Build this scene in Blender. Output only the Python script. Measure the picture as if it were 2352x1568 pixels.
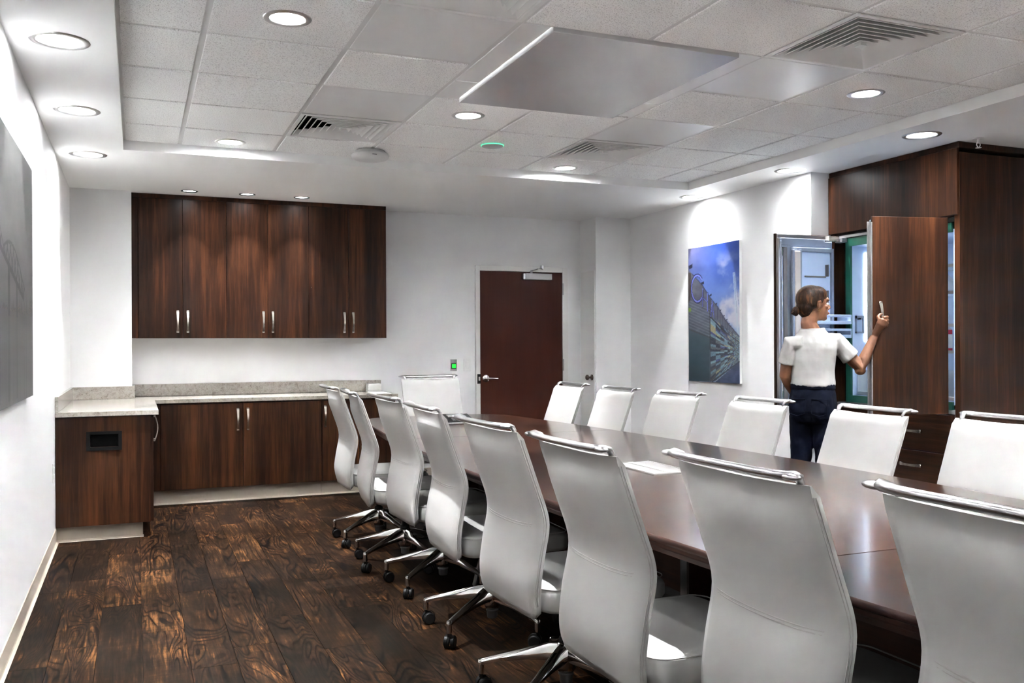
import bpy, bmesh, math, random
import numpy as np
from mathutils import Vector, Matrix
for o in list(bpy.data.objects): bpy.data.objects.remove(o, do_unlink=True)
S = bpy.context.scene
COL = S.collection
PI = math.pi
rnd = random.Random(7)

# ------------------------------------------------------------------ camera
EYE = 1.285
YAW, ROLL, FPX, CY = 0.3911468, -0.00432, 2095.37, 792.09
cam_d = bpy.data.cameras.new('camera'); cam = bpy.data.objects.new('camera', cam_d); COL.objects.link(cam)
fw = Vector((math.sin(YAW), math.cos(YAW), 0)); rt = Vector((math.cos(YAW), -math.sin(YAW), 0)); up = Vector((0, 0, 1))
r2 = rt*math.cos(ROLL) + up*math.sin(ROLL); u2 = up*math.cos(ROLL) - rt*math.sin(ROLL)
M = Matrix.Identity(4)
for i in range(3):
    M[i][0] = r2[i]; M[i][1] = u2[i]; M[i][2] = -fw[i]
M[2][3] = EYE
cam.matrix_world = M
cam_d.sensor_fit = 'HORIZONTAL'; cam_d.sensor_width = 36
cam_d.lens = FPX/2352*36
cam_d.shift_y = (CY-784)/2352
cam_d.clip_start = 0.05
S.camera = cam
# ------------------------------------------------------------------ world, exposure
W = bpy.data.worlds.new('world'); S.world = W; W.use_nodes = True
W.node_tree.nodes['Background'].inputs[0].default_value = (0.8, 0.87, 1, 1)
W.node_tree.nodes['Background'].inputs[1].default_value = 0.3
S.view_settings.view_transform = 'Standard'; S.view_settings.look = 'None'
S.view_settings.gamma = 1; S.view_settings.use_curve_mapping = False
S.view_settings.exposure = 4.74
SPOT = {'L': 5.0, 'R': 8.0, 'B': 9.0, 'G': 24.0}     # watts of each downlight beam
GLOW, GLOW_L, GLOW_W = 26.0, 9.0, 6.0                                         # lamp lens of each downlight
LAMPCOL = (0.97, 0.985, 1.0)

# room numbers (metres; x along the far wall, y into the depth, z up; the camera stands over the origin)
XL, XR, XR2, XFR = -0.488, 4.66, 5.60, 4.84
YN, YB, YCOL = -2.2, 8.48, 8.13
ZS, ZG = 2.566, 2.631          # soffit, tile grid
GX0, GX1, GY1 = -0.07, 4.255, 6.45
T0X, T0Y, TS = 0.275, 4.718, 0.61

# ------------------------------------------------------------------ helpers
def tag(o, label=None, cat=None, group=None, kind=None):
    if label: o['label'] = label
    if cat: o['category'] = cat
    if group: o['group'] = group
    if kind: o['kind'] = kind
    return o
def empty(name, loc=(0, 0, 0), rz=0):
    o = bpy.data.objects.new(name, None); COL.objects.link(o)
    o.location = loc; o.rotation_euler = (0, 0, rz); o.empty_display_size = 0.1
    return o
class MB:
    def __init__(s): s.v = []; s.f = []
    def add(s, vs, fs):
        b = len(s.v); s.v += [tuple(v) for v in vs]; s.f += [tuple(b+i for i in f) for f in fs]; return s
    def box(s, x0, x1, y0, y1, z0, z1, M=None):
        vs = [(x, y, z) for z in (z0, z1) for y in (y0, y1) for x in (x0, x1)]
        if M is not None: vs = [M @ Vector(v) for v in vs]
        return s.add(vs, [(0, 2, 3, 1), (4, 5, 7, 6), (0, 1, 5, 4), (2, 6, 7, 3), (0, 4, 6, 2), (1, 3, 7, 5)])
    def rbox(s, x0, x1, y0, y1, z0, z1, c=0.003, M=None):
        # box with all edges chamfered
        cx, cy, cz = (x0+x1)/2, (y0+y1)/2, (z0+z1)/2
        bm = bmesh.new(); bmesh.ops.create_cube(bm, size=1)
        for v in bm.verts: v.co = (cx+v.co.x*(x1-x0), cy+v.co.y*(y1-y0), cz+v.co.z*(z1-z0))
        bmesh.ops.bevel(bm, geom=bm.edges[:], offset=c, segments=1, affect='EDGES', clamp_overlap=True)
        return s.bm(bm, M)
    def bm(s, bm, M=None):
        bm.verts.index_update()
        s.add([(M @ v.co if M is not None else v.co)[:] for v in bm.verts], [[v.index for v in f.verts] for f in bm.faces]); bm.free(); return s
    def loft(s, rings, close=True, cap=True):
        n = len(rings[0]); b = len(s.v)
        for r in rings: s.v += [tuple(p) for p in r]
        for i in range(len(rings)-1):
            for j in range(n if close else n-1):
                k = (j+1) % n
                s.f.append((b+i*n+j, b+i*n+k, b+(i+1)*n+k, b+(i+1)*n+j))
        if cap and close:
            s.f.append(tuple(b+j for j in reversed(range(n)))); e = b+(len(rings)-1)*n
            s.f.append(tuple(e+j for j in range(n)))
        return s
    def tube(s, pts, rad, n=10, cap=True, flat=1.0, upv=None):
        pts = [Vector(p) for p in pts]
        if not hasattr(rad, '__len__'): rad = [rad]*len(pts)
        rings = []; prev = None
        for i, p in enumerate(pts):
            t = (pts[min(i+1, len(pts)-1)]-pts[max(i-1, 0)]).normalized()
            if prev is None:
                a = Vector(upv) if upv else (Vector((0, 0, 1)) if abs(t.z) < .9 else Vector((1, 0, 0)))
                nrm = (a - t*a.dot(t)).normalized()
            else:
                nrm = (prev - t*prev.dot(t)).normalized()
            prev = nrm; bn = t.cross(nrm)
            rings.append([p + (nrm*math.cos(2*PI*k/n)*flat + bn*math.sin(2*PI*k/n))*rad[i] for k in range(n)])
        return s.loft(rings, True, cap)
    def lathe(s, prof, c=(0, 0, 0), n=24, cap=False, axis='z', M=None):
        rings = []
        for r, h in prof:
            ring = []
            for k in range(n):
                a = 2*PI*k/n
                p = Vector((r*math.cos(a), r*math.sin(a), h))
                if axis == 'x': p = Vector((p.z, p.x, p.y))
                if axis == 'y': p = Vector((p.y, p.z, p.x))
                p = p + Vector(c)
                if M is not None: p = M @ p
                ring.append(p)
            rings.append(ring)
        return s.loft(rings, True, cap)
    def ell(s, c, r, nu=16, nv=10, M=None):
        bm = bmesh.new(); bmesh.ops.create_uvsphere(bm, u_segments=nu, v_segments=nv, radius=1)
        for v in bm.verts: v.co = Vector((c[0]+v.co.x*r[0], c[1]+v.co.y*r[1], c[2]+v.co.z*r[2]))
        return s.bm(bm, M)
    def prism(s, poly, z0, z1):
        n = len(poly); b = len(s.v)
        s.v += [(p[0], p[1], z0) for p in poly] + [(p[0], p[1], z1) for p in poly]
        s.f.append(tuple(b+i for i in reversed(range(n)))); s.f.append(tuple(b+n+i for i in range(n)))
        for i in range(n): s.f.append((b+i, b+(i+1) % n, b+n+(i+1) % n, b+n+i))
        return s
    def holeplate(s, x0, x1, y0, y1, cx, cy, r, z, zt=None, n=32):
        # rectangle with a round hole, facing down (and its upper face when zt is given)
        def ring(zz):
            inner = [(cx+r*math.cos(2*PI*k/n), cy+r*math.sin(2*PI*k/n), zz) for k in range(n)]
            outer = []
            for k in range(n):
                a = 2*PI*k/n; dx, dy = math.cos(a), math.sin(a)
                t = min(((x1-cx) if dx > 0 else (x0-cx))/dx if abs(dx) > 1e-9 else 1e9, ((y1-cy) if dy > 0 else (y0-cy))/dy if abs(dy) > 1e-9 else 1e9)
                outer.append([cx+dx*t, cy+dy*t, zz])
            for X in (x0, x1):
                for Y in (y0, y1):
                    k = min(range(n), key=lambda q: (outer[q][0]-X)**2+(outer[q][1]-Y)**2); outer[k] = [X, Y, zz]
            return inner, outer
        i0, o0 = ring(z); b = len(s.v); s.v += [tuple(p) for p in i0+o0]
        for k in range(n): s.f.append((b+k, b+(k+1) % n, b+n+(k+1) % n, b+n+k))
        if zt is not None:
            s.loft([o0, [(p[0], p[1], zt) for p in o0]], True, False)
            s.loft([i0, [(p[0], p[1], zt) for p in i0]], True, False)
        return s
    def build(s, name, mat, parent=None, smooth=False, loc=None, angle=None, bevel=None):
        me = bpy.data.meshes.new(name); me.from_pydata(s.v, [], s.f); me.update()
        bm = bmesh.new(); bm.from_mesh(me); bmesh.ops.recalc_face_normals(bm, faces=bm.faces[:]); bm.to_mesh(me); bm.free()
        o = bpy.data.objects.new(name, me); COL.objects.link(o)
        me.materials.append(mat)
        if smooth or angle:
            me.polygons.foreach_set('use_smooth', [True]*len(me.polygons))
            if angle: me.set_sharp_from_angle(angle=math.radians(angle))
        if parent: o.parent = parent
        if loc: o.location = loc
        if bevel:
            m = o.modifiers.new('bevel', 'BEVEL'); m.width = bevel; m.segments = 2; m.limit_method = 'ANGLE'
        return o
def copy_tree(o, parent=None):
    c = o.copy(); COL.objects.link(c); c.parent = parent
    for ch in list(o.children): copy_tree(ch, c)
    return c

# ------------------------------------------------------------------ materials
def lin(r, g, b): return tuple(((c/255)/12.92 if c/255 <= .04045 else ((c/255+.055)/1.055)**2.4) for c in (r, g, b))+(1,)
class NT:
    def __init__(s, name):
        s.m = bpy.data.materials.new(name); s.m.use_nodes = True; s.t = s.m.node_tree; s.p = s.t.nodes['Principled BSDF']
    def n(s, typ, **k):
        nd = s.t.nodes.new(typ)
        for a, v in k.items():
            if a.startswith('i_'):
                key = a[2:]; key = int(key) if key.isdigit() else key.replace('_', ' ')
                nd.inputs[key].default_value = v
            else: setattr(nd, a, v)
        return nd
    def l(s, a, b): s.t.links.new(a, b)
    def coords(s, scale=(1, 1, 1), jitter=True):
        tc = s.n('ShaderNodeTexCoord'); out = tc.outputs['Object']
        if jitter:
            oi = s.n('ShaderNodeObjectInfo'); mu = s.n('ShaderNodeVectorMath', operation='SCALE'); co = s.n('ShaderNodeCombineXYZ')
            for i in range(3): s.l(oi.outputs['Random'], co.inputs[i])
            s.l(co.outputs[0], mu.inputs[0]); mu.inputs['Scale'].default_value = 37.0
            ad = s.n('ShaderNodeVectorMath', operation='ADD'); s.l(out, ad.inputs[0]); s.l(mu.outputs[0], ad.inputs[1]); out = ad.outputs[0]
        mp = s.n('ShaderNodeMapping'); mp.inputs['Scale'].default_value = scale; s.l(out, mp.inputs['Vector'])
        return mp.outputs[0]
    def noise(s, vec, scale=1, detail=3, rough=.5, dist=0):
        nd = s.n('ShaderNodeTexNoise'); nd.inputs['Scale'].default_value = scale; nd.inputs['Detail'].default_value = detail
        nd.inputs['Roughness'].default_value = rough; nd.inputs['Distortion'].default_value = dist; s.l(vec, nd.inputs['Vector']); return nd.outputs['Fac']
    def ramp(s, fac, stops):
        r = s.n('ShaderNodeValToRGB'); e = r.color_ramp.elements
        while len(e) > 1: e.remove(e[-1])
        e[0].position, e[0].color = stops[0]
        for p, c in stops[1:]: q = e.new(p); q.color = c
        s.l(fac, r.inputs[0]); return r.outputs[0]
    def math(s, op, a, b=None):
        m = s.n('ShaderNodeMath', operation=op)
        for i, v in enumerate((a, b)):
            if v is None: continue
            if isinstance(v, (int, float)): m.inputs[i].default_value = v
            else: s.l(v, m.inputs[i])
        return m.outputs[0]
    def mix(s, fac, a, b, mode='MIX'):
        m = s.n('ShaderNodeMix', data_type='RGBA', blend_type=mode)
        for key, v in (('Factor', fac), ('A', a), ('B', b)):
            k = {'Factor': 0, 'A': 6, 'B': 7}[key]
            if isinstance(v, (int, float, tuple)): m.inputs[k].default_value = v
            else: s.l(v, m.inputs[k])
        return m.outputs[2]
    def bump(s, h, strength=.2, dist=.002):
        b = s.n('ShaderNodeBump'); b.inputs['Strength'].default_value = strength; b.inputs['Distance'].default_value = dist
        s.l(h, b.inputs['Height']); s.l(b.outputs[0], s.p.inputs['Normal'])
    def col(s, c):
        if isinstance(c, tuple): s.p.inputs['Base Color'].default_value = c
        else: s.l(c, s.p.inputs['Base Color'])
    def set(s, **k):
        for a, v in k.items(): s.p.inputs[a.replace('_', ' ')].default_value = v
        return s
def plain(name, c, rough=.5, metal=0, bump=None, **k):
    t = NT(name); t.col(c); t.set(Roughness=rough, Metallic=metal, **k)
    if bump: t.bump(t.noise(t.coords(jitter=False), bump[0], 3), bump[1], .001)
    return t.m
def paint(name, c, rough=.6):
    t = NT(name); v = t.coords(jitter=False)
    n = t.noise(v, 1.3, 2); c2 = tuple(x*.96 for x in c[:3])+(1,)
    t.col(t.ramp(n, [(0.3, c), (0.7, c2)])); t.set(Roughness=rough)
    t.bump(t.noise(v, 260, 2), .08, .001); return t.m
def wood(name, dark, mid, light, axis='z', rough=.35, coat=0):
    t = NT(name)
    st = {'z': (1, 1, .045), 'y': (1, .045, 1), 'x': (.045, 1, 1)}[axis]
    v = t.coords(st)
    a = t.noise(v, 7, 3, .55, .3); b = t.noise(v, 42, 4, .6, .2); c = t.noise(v, 170, 2)
    f = t.math('ADD', t.math('MULTIPLY', a, .55), t.math('ADD', t.math('MULTIPLY', b, .33), t.math('MULTIPLY', c, .12)))
    t.col(t.ramp(f, [(.36, dark), (.5, mid), (.66, light)])); t.set(Roughness=rough, Specular_IOR_Level=.17 if not coat else .5)
    if coat: t.set(Coat_Weight=coat, Coat_Roughness=.12)
    t.bump(c, .06, .0006); return t.m
WALL = paint('wall_paint', (.77, .77, .77, 1)); CEILP = paint('soffit_paint', (.882, .89, .88, 1))
CAB = wood('walnut_laminate', lin(20, 10, 6), lin(44, 24, 14), lin(84, 48, 28), 'z', .36)
CABH = wood('walnut_laminate_flat_grain', lin(20, 10, 6), lin(44, 24, 14), lin(84, 48, 28), 'y', .36)
TABLE = wood('mahogany_veneer', lin(30, 15, 9), lin(42, 22, 13), lin(56, 31, 18), 'y', .2, .35)
TEDGE = wood('mahogany_edge', lin(32, 16, 13), lin(48, 27, 21), lin(68, 40, 28), 'y', .35)
DOORW = wood('red_brown_door', lin(58, 24, 15), lin(63, 27, 17), lin(68, 30, 19), 'z', .4)
LEATHER = plain('white_leather', (.35, .345, .333, 1), .42, 0, (420, .06))
STITCH = plain('white_leather_seam', (.31, .302, .287, 1), .5)
POLISH = plain('polished_aluminium', (.78, .77, .75, 1), .1, 1)
SATIN = plain('satin_aluminium', (.47, .47, .48, 1), .3, 1)
NICKEL = plain('brushed_nickel', (.66, .62, .56, 1), .25, 1)
TRIMM = plain('brushed_trim_ring', (.6, .6, .6, 1), .32, 1)
BLACK = plain('black_plastic', (.004, .004, .004, 1), .45, 0, None, Specular_IOR_Level=.2)
GREYP = plain('grey_plastic_tube', (.09, .09, .09, 1), .5, 0, None, Specular_IOR_Level=.3)
WHITEP = plain('white_plastic', (.74, .74, .73, 1), .35)
CREAM = plain('cream_vinyl_base', lin(178, 166, 152), .45)
FRAMEP = plain('door_frame_paint', (.7, .695, .68, 1), .4)
CHROME = plain('chrome', (.85, .85, .86, 1), .06, 1)
SMOOTHT = plain('smooth_metal_tile', (.72, .725, .72, 1), .32)
GRIDM = plain('white_grid_bar', (.66, .66, .65, 1), .4)
PANELM = plain('grey_gloss_panel', (.62, .62, .63, 1), .22, .3)
DIFFM = plain('diffuser_white_metal', (.74, .74, .73, 1), .4)
DARKD = plain('duct_dark', (.004, .004, .004, 1), .9, 0, None, Specular_IOR_Level=.02)
PAPER = plain('white_paper', (.78, .77, .75, 1), .7)
def glow(name, c, st, base=(.9, .9, .9, 1)):
    t = NT(name); t.col(base); t.p.inputs['Emission Color'].default_value = c; t.p.inputs['Emission Strength'].default_value = st; return t.m
LENS = glow('lit_lens', LAMPCOL+(1,), GLOW); LENSW = glow('lit_wall_wash_lens', LAMPCOL+(1,), GLOW_W); LENSL = glow('lit_long_wall_lens', LAMPCOL+(1,), GLOW_L); REFL = glow('lit_reflector', LAMPCOL+(1,), 2.4); BAFF = plain('white_baffle', (.85, .85, .85, 1), .6); REFLG = glow('lit_open_reflector', LAMPCOL+(1,), 19.0)
def tile_mat():
    t = NT('fissured_ceiling_tile'); v = t.coords()
    n = t.noise(v, 190, 2, .6); sp = t.ramp(n, [(.35, (.52, .515, .51, 1)), (.45, (.872, .88, .868, 1)), (1, (.93, .935, .925, 1))])
    t.col(sp); t.set(Roughness=.85); t.bump(n, .25, .002); return t.m
TILE = tile_mat()
def quartz():
    t = NT('quartz_stone'); v = t.coords(jitter=False)
    a = t.noise(v, 28, 5, .65, .6); b = t.noise(v, 130, 3, .6)
    c1 = t.ramp(a, [(.32, lin(132, 126, 118)), (.46, lin(160, 154, 146)), (.62, lin(170, 164, 157))])
    c2 = t.ramp(b, [(.34, lin(150, 142, 130)), (.44, (1, 1, 1, 1))])
    t.col(t.mix(.55, c1, c2, 'MULTIPLY')); t.set(Roughness=.16); return t.m
QUARTZ = quartz()
def floor_mat():
    t = NT('rustic_vinyl_plank'); oi = t.n('ShaderNodeObjectInfo')
    v = t.coords((1, .13, 1)); v2 = t.coords((1, .05, 1)); v3 = t.coords((1, 1, 1))
    n = t.noise(v, 5.0, 2, .45, 1.0)
    ring = t.math('ABSOLUTE', t.math('SINE', t.math('MULTIPLY', n, 78.0)))
    ringm = t.ramp(t.noise(t.coords((1, .3, 1)), 4.2, 2), [(.38, (0, 0, 0, 1)), (.55, (1, 1, 1, 1))])
    fib = t.noise(v2, 85, 4, .7)
    blot = t.noise(t.coords((1, .55, 1)), 6.5, 5, .65)
    saw = t.noise(t.coords((.12, 1, 1)), 60, 2, .6)
    f = t.math('ADD', t.math('MULTIPLY', fib, .5), t.math('ADD', t.math('MULTIPLY', blot, .42), t.math('MULTIPLY', saw, .10)))
    f = t.math('ADD', f, t.math('MULTIPLY', t.math('SUBTRACT', oi.outputs['Random'], .5), .10))
    base = t.ramp(f, [(.39, lin(8, 5, 2)), (.49, lin(21, 12, 6)), (.57, lin(36, 22, 12)), (.68, lin(86, 57, 32))])
    rc = t.ramp(ring, [(.18, lin(70, 56, 48)), (.5, (1.0, 1.0, 1.0, 1)), (1.0, (1.75, 1.68, 1.6, 1))])
    t.col(t.mix(ringm, base, t.mix(1.0, base, rc, 'MULTIPLY')))
    t.set(Roughness=.55, Specular_IOR_Level=.05); t.bump(t.math('ADD', fib, t.math('MULTIPLY', ring, .25)), .18, .001); return t.m
FLOORM = floor_mat()

# ------------------------------------------------------------------ room shell
def struct(name, mb, mat, **k): return tag(mb.build(name, mat, **k), kind='structure')
TOP = 3.0
floor = struct('floor', MB().box(XL-.1, XR2+.1, YN-.1, YB+.1, -.12, -.006), BLACK)
struct('wall_left', MB().box(XL-.1, XL, YN-.1, YB+.1, -.1, TOP), WALL)
struct('wall_back', MB().box(XL, XR2, YB, YB+.1, -.1, TOP), WALL)
struct('wall_back_column', MB().box(XL, -.03, YCOL, YB, -.006, TOP), WALL)
struct('wall_near', MB().box(XL-.1, XR2+.1, YN-.1, YN, -.1, TOP), WALL)
struct('wall_right', MB().box(XR, XR+.02, 5.44, YCOL, -.006, TOP).box(XR+.02, XR2, 5.44, YCOL, -.006, TOP), WALL)
struct('wall_right_alcove', MB().box(XR2, XR2+.1, YN-.1, 5.44, -.1, TOP), WALL)
wbr = struct('wall_right_closet', MB().box(4.265, XR2, YCOL, YB, -.006, TOP), WALL)
d2 = tag(empty('door_2', (4.26, 8.29, 0)), kind='structure')
MB().rbox(-.006, .0045, -.145, .15, .006, 2.03, .001).build('door_leaf', FRAMEP, d2)
kn = MB().lathe([(.0, -.001), (.03, -.001), (.03, .006), (.012, .012), (.012, .035), (.026, .045), (.028, .06), (.018, .07), (0, .072)], n=20).build('door_knob', plain('dark_bronze', (.12, .09, .075, 1), .3, .9), d2, smooth=True)
kn.location = (-.006, -.09, .955); kn.rotation_euler = (0, -PI/2, 0)
# floor planks
PW, PL = .1785, 1.22
k = 0
nx = int(math.ceil((XR2-XL)/PW))
plank_mesh = {}
x0 = XL
off = .51
for i in range(nx):
    xa = XL + (i-1)*PW + (off % PW); xb = xa+PW
    xa_, xb_ = max(xa, XL), min(xb, XR2)
    if xb_-xa_ < .01: continue
    y = -1.6 - rnd.random()*PL
    while y < YB:
        ya, yb = max(y, -1.6), min(y+PL, YB)
        if yb-ya > .02:
            key = (round(xb_-xa_, 3), round(yb-ya, 3))
            if key not in plank_mesh:
                w, l = key
                p = MB().rbox(-w/2+.0003, w/2-.0003, -l/2+.0003, l/2-.0003, -.006, 0, .0008).build('floor_plank', FLOORM, floor)
                plank_mesh[key] = p.data
            else:
                p = bpy.data.objects.new('floor_plank', plank_mesh[key]); COL.objects.link(p); p.parent = floor
            p.location = ((xa_+xb_)/2, (ya+yb)/2, 0)
        y += PL
# baseboards (cove base) with a small curved toe
def cove(name, p0, p1, nrm):
    p0, p1, nrm = Vector(p0), Vector(p1), Vector(nrm)
    prof = [(0, 0), (.016, 0), (.006, .012), (.004, .02), (.004, .098), (0, .102)]
    struct(name, MB().loft([[p+nrm*a+Vector((0, 0, b)) for a, b in prof] for p in (p0, p1)]), CREAM)
cove('baseboard_left', (XL, YN, 0), (XL, 6.665, 0), (1, 0, 0))
cove('baseboard_back', (2.16, YB, 0), (3.09, YB, 0), (0, -1, 0))
cove('baseboard_right', (XR, YCOL, 0), (XR, 5.44, 0), (-1, 0, 0))

# downlights: (x, y, z plane, outer radius, inner radius)
LIGHTS = []
for y in (6.69, 5.47, 4.25, 3.03, 1.81, .59, -.63): LIGHTS.append((-.29, y, ZS, 'L'))  # the nearer ones are out of view, added to light the room
for y in (6.73, 5.45, 4.23, 3.01, 1.79, .57, -.65): LIGHTS.append((4.48, y, ZS, 'R'))  # near end of this row is unseen too, put in for fill light
for x in (.415, .876, 1.33): LIGHTS.append((x, 7.975, ZS, 'B'))
def tc(i, j): return (T0X+(i+.5)*TS, T0Y+(j+.5)*TS)
GRIDL = [(0, 2), (0, -2), (2, 0), (4, 2), (5, -2), (2, -4), (5, -4), (3, -6), (5, -6), (2, -8), (5, -8)]  # the later cells are out-of-view lamps, added to brighten the room
for c in GRIDL: LIGHTS.append((*tc(*c), ZG, 'G'))
RAD = {'L': (.118, .089), 'R': (.115, .087), 'B': (.068, .056), 'G': (.098, .070)}

# soffit: underside with the holes of its downlights, plus the short fascia round the tile field
sof = MB()
def strip(x0, x1, y0, y1, lights, along):
    # one row of plates along an axis, a holed plate at each light
    cuts = sorted(lights, key=lambda l: l[1 if along == 'y' else 0]); h = .13
    a = y0 if along == 'y' else x0; end = y1 if along == 'y' else x1
    for l in cuts:
        c = l[1] if along == 'y' else l[0]; r = RAD[l[3]][1]
        lo, hi = c-h, c+h
        if along == 'y':
            sof.add([(x0, a, ZS), (x1, a, ZS), (x1, lo, ZS), (x0, lo, ZS)], [(0, 1, 2, 3)]); sof.holeplate(x0, x1, lo, hi, l[0], l[1], r, ZS)
        else:
            sof.add([(a, y0, ZS), (lo, y0, ZS), (lo, y1, ZS), (a, y1, ZS)], [(0, 1, 2, 3)]); sof.holeplate(lo, hi, y0, y1, l[0], l[1], r, ZS)
        a = hi
    if along == 'y': sof.add([(x0, a, ZS), (x1, a, ZS), (x1, end, ZS), (x0, end, ZS)], [(0, 1, 2, 3)])
    else: sof.add([(a, y0, ZS), (end, y0, ZS), (end, y1, ZS), (a, y1, ZS)], [(0, 1, 2, 3)])
strip(XL, GX0, YN, YB, [l for l in LIGHTS if l[3] == 'L'], 'y')
strip(GX1, XR+.0, YN, YB, [l for l in LIGHTS if l[3] == 'R'], 'y')
sof.add([(XR, YN, ZS), (XR2, YN, ZS), (XR2, YB, ZS), (XR, YB, ZS)], [(0, 1, 2, 3)])
sof.add([(GX0, GY1, ZS), (GX1, GY1, ZS), (GX1, 7.8, ZS), (GX0, 7.8, ZS)], [(0, 1, 2, 3)])
strip(GX0, GX1, 7.8, YB, [l for l in LIGHTS if l[3] == 'B'], 'x')
for (xa, ya, xb, yb) in ((GX0, YN, GX0, GY1), (GX0, GY1, GX1, GY1), (GX1, GY1, GX1, YN)):
    sof.add([(xa, ya, ZS), (xb, yb, ZS), (xb, yb, TOP), (xa, ya, TOP)], [(0, 1, 2, 3)])
struct('ceiling_soffit', sof, CEILP)
ceiling = struct('ceiling', MB().box(XL-.1, XR2+.1, YN-.1, YB+.1, TOP, TOP+.1), GRIDM)
# grid bars
xs = [GX0]+[T0X+i*TS for i in range(0, 7)]+[GX1]
ys = [T0Y+j*TS for j in range(-11, 3)]
ys = [YN]+[y for y in ys if y > YN+.05]+[GY1]
for x in xs[1:-1]:
    MB().box(x-.014, x+.014, YN, GY1, ZG+.001, ZG+.02).build('grid_bar', GRIDM, ceiling)
for y in ys[1:-1]:
    for a, b in zip(xs[:-1], xs[1:]):
        if abs(y-(T0Y-TS)) < .01 and T0X+2*TS-.1 < a < T0X+3*TS+.1: continue
        MB().box(a+.014, b-.014, y-.012, y+.012, ZG+.001, ZG+.018).build('grid_bar', GRIDM, ceiling)
for nm, (a, b, c, d) in (('grid_edge_bar', (GX0, GX0+.02, YN, GY1)), ('grid_edge_bar', (GX1-.02, GX1, YN, GY1)), ('grid_edge_bar', (GX0, GX1, GY1-.014, GY1))):
    MB().box(a, b, c, d, ZG+.002, ZG+.02).build(nm, GRIDM, ceiling)
SMOOTH = {(1, -2), (1, 0), (4, -2), (4, 0)}
DIFF = {(1, 1), (1, -3), (4, 1), (4, -3)}
PANEL = {(2, -2), (3, -2), (2, -1), (3, -1)}
tile_mesh = {}
for i, (xa, xb) in enumerate(zip(xs[:-1], xs[1:])):
    for ya, yb in zip(ys[:-1], ys[1:]):
        ci = i-1; cj = int(round((ya-T0Y)/TS)) if ya > YN+.01 else int(round((yb-T0Y)/TS))-1
        if (ci, cj) in DIFF or (ci, cj) in PANEL: continue
        g = .013
        cx, cy = (xa+xb)/2, (ya+yb)/2
        hx, hy = (xb-xa)/2-g, (yb-ya)/2-g
        lit = (ci, cj) in GRIDL
        sm = (ci, cj) in SMOOTH
        key = (round(hx, 3), round(hy, 3), lit, sm)
        if key not in tile_mesh:
            mb = MB()
            if lit: mb.holeplate(-hx, hx, -hy, hy, T0X+(ci+.5)*TS-cx, T0Y+(cj+.5)*TS-cy, RAD['G'][1], -.005, .02)
            else: mb.rbox(-hx, hx, -hy, hy, -.001 if sm else -.005, .02, .003)
            o = mb.build('smooth_ceiling_tile' if sm else 'ceiling_tile', SMOOTHT if sm else TILE, ceiling); tile_mesh[key] = o.data
        else:
            o = bpy.data.objects.new('smooth_ceiling_tile' if sm else 'ceiling_tile', tile_mesh[key]); COL.objects.link(o); o.parent = ceiling
        o.location = (cx, cy, ZG)
# big grey ceiling panel with white filler strips
pe = empty('ceiling_panel', (2.115, 4.108, ZG)); tag(pe, 'large glossy grey flush panel set between white strips in the tiled ceiling', 'ceiling panel')
MB().rbox(-.475, .475, -.605, .612, -.02, .03, .002).build('face', PANELM, pe)
for (a, b, c, d) in ((-.612, -.485, -.605, .272), (-.612, -.485, .282, .605), (.485, .6, -.605, .3), (.485, .6, .31, .605)):
    MB().rbox(a, b, c, d, -.004, .02, .002).build('filler_strip', SMOOTHT, pe)
# air diffusers: nested square louvres
def diffuser():
    d = empty('air_diffuser')
    h = TS/2-.006
    fr = MB()
    fr.loft([[(sx*q, sy*q, z) for sx, sy in ((1, 1), (-1, 1), (-1, -1), (1, -1))] for q, z in ((h, .0), (h, -.006), (h-.022, -.006), (h-.028, .006), (h-.03, .03))], True, False)
    fr.build('outer_frame', DIFFM, d)
    MB().box(-h, h, -h, h, .075, .09).build('duct_plate', DARKD, d)
    MB().loft([[(sx*h, sy*h, z) for sx, sy in ((1, 1), (-1, 1), (-1, -1), (1, -1))] for z in (.0, .076)], True, False).build('duct_side', DARKD, d)
    for q in range(7):
        o_ = h-.032-q*.036; i_ = o_-.032
        lv = MB()
        lv.loft([[(sx*a, sy*a, z) for sx, sy in ((1, 1), (-1, 1), (-1, -1), (1, -1))] for a, z in ((o_, -.004), (o_-.003, -.006), (i_, .028), (i_+.003, .03), (o_, -.004))], True, False)
        lv.build('louvre', DIFFM, d)
    c = h-.032-7*.036
    MB().loft([[(sx*a, sy*a, z) for sx, sy in ((1, 1), (-1, 1), (-1, -1), (1, -1))] for a, z in ((c+.004, .004), (c, -.002), (.02, -.012))], True, True).build('centre_cone', DIFFM, d)
    return d
dl = {(1, 1): 'square louvred air diffuser in the ceiling beside the wireless access point', (1, -3): 'square louvred air diffuser beside a corner of the grey ceiling panel and a smooth tile', (4, 1): 'square louvred air diffuser in the ceiling tiles nearest the brown door', (4, -3): 'square louvred air diffuser on the refrigerator side of the grey ceiling panel'}
first = None
for c, lab in dl.items():
    d = diffuser() if first is None else copy_tree(first); first = first or d
    d.location = (*tc(*c), ZG); tag(d, lab, 'air vent', 'ceiling air diffusers')
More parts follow.
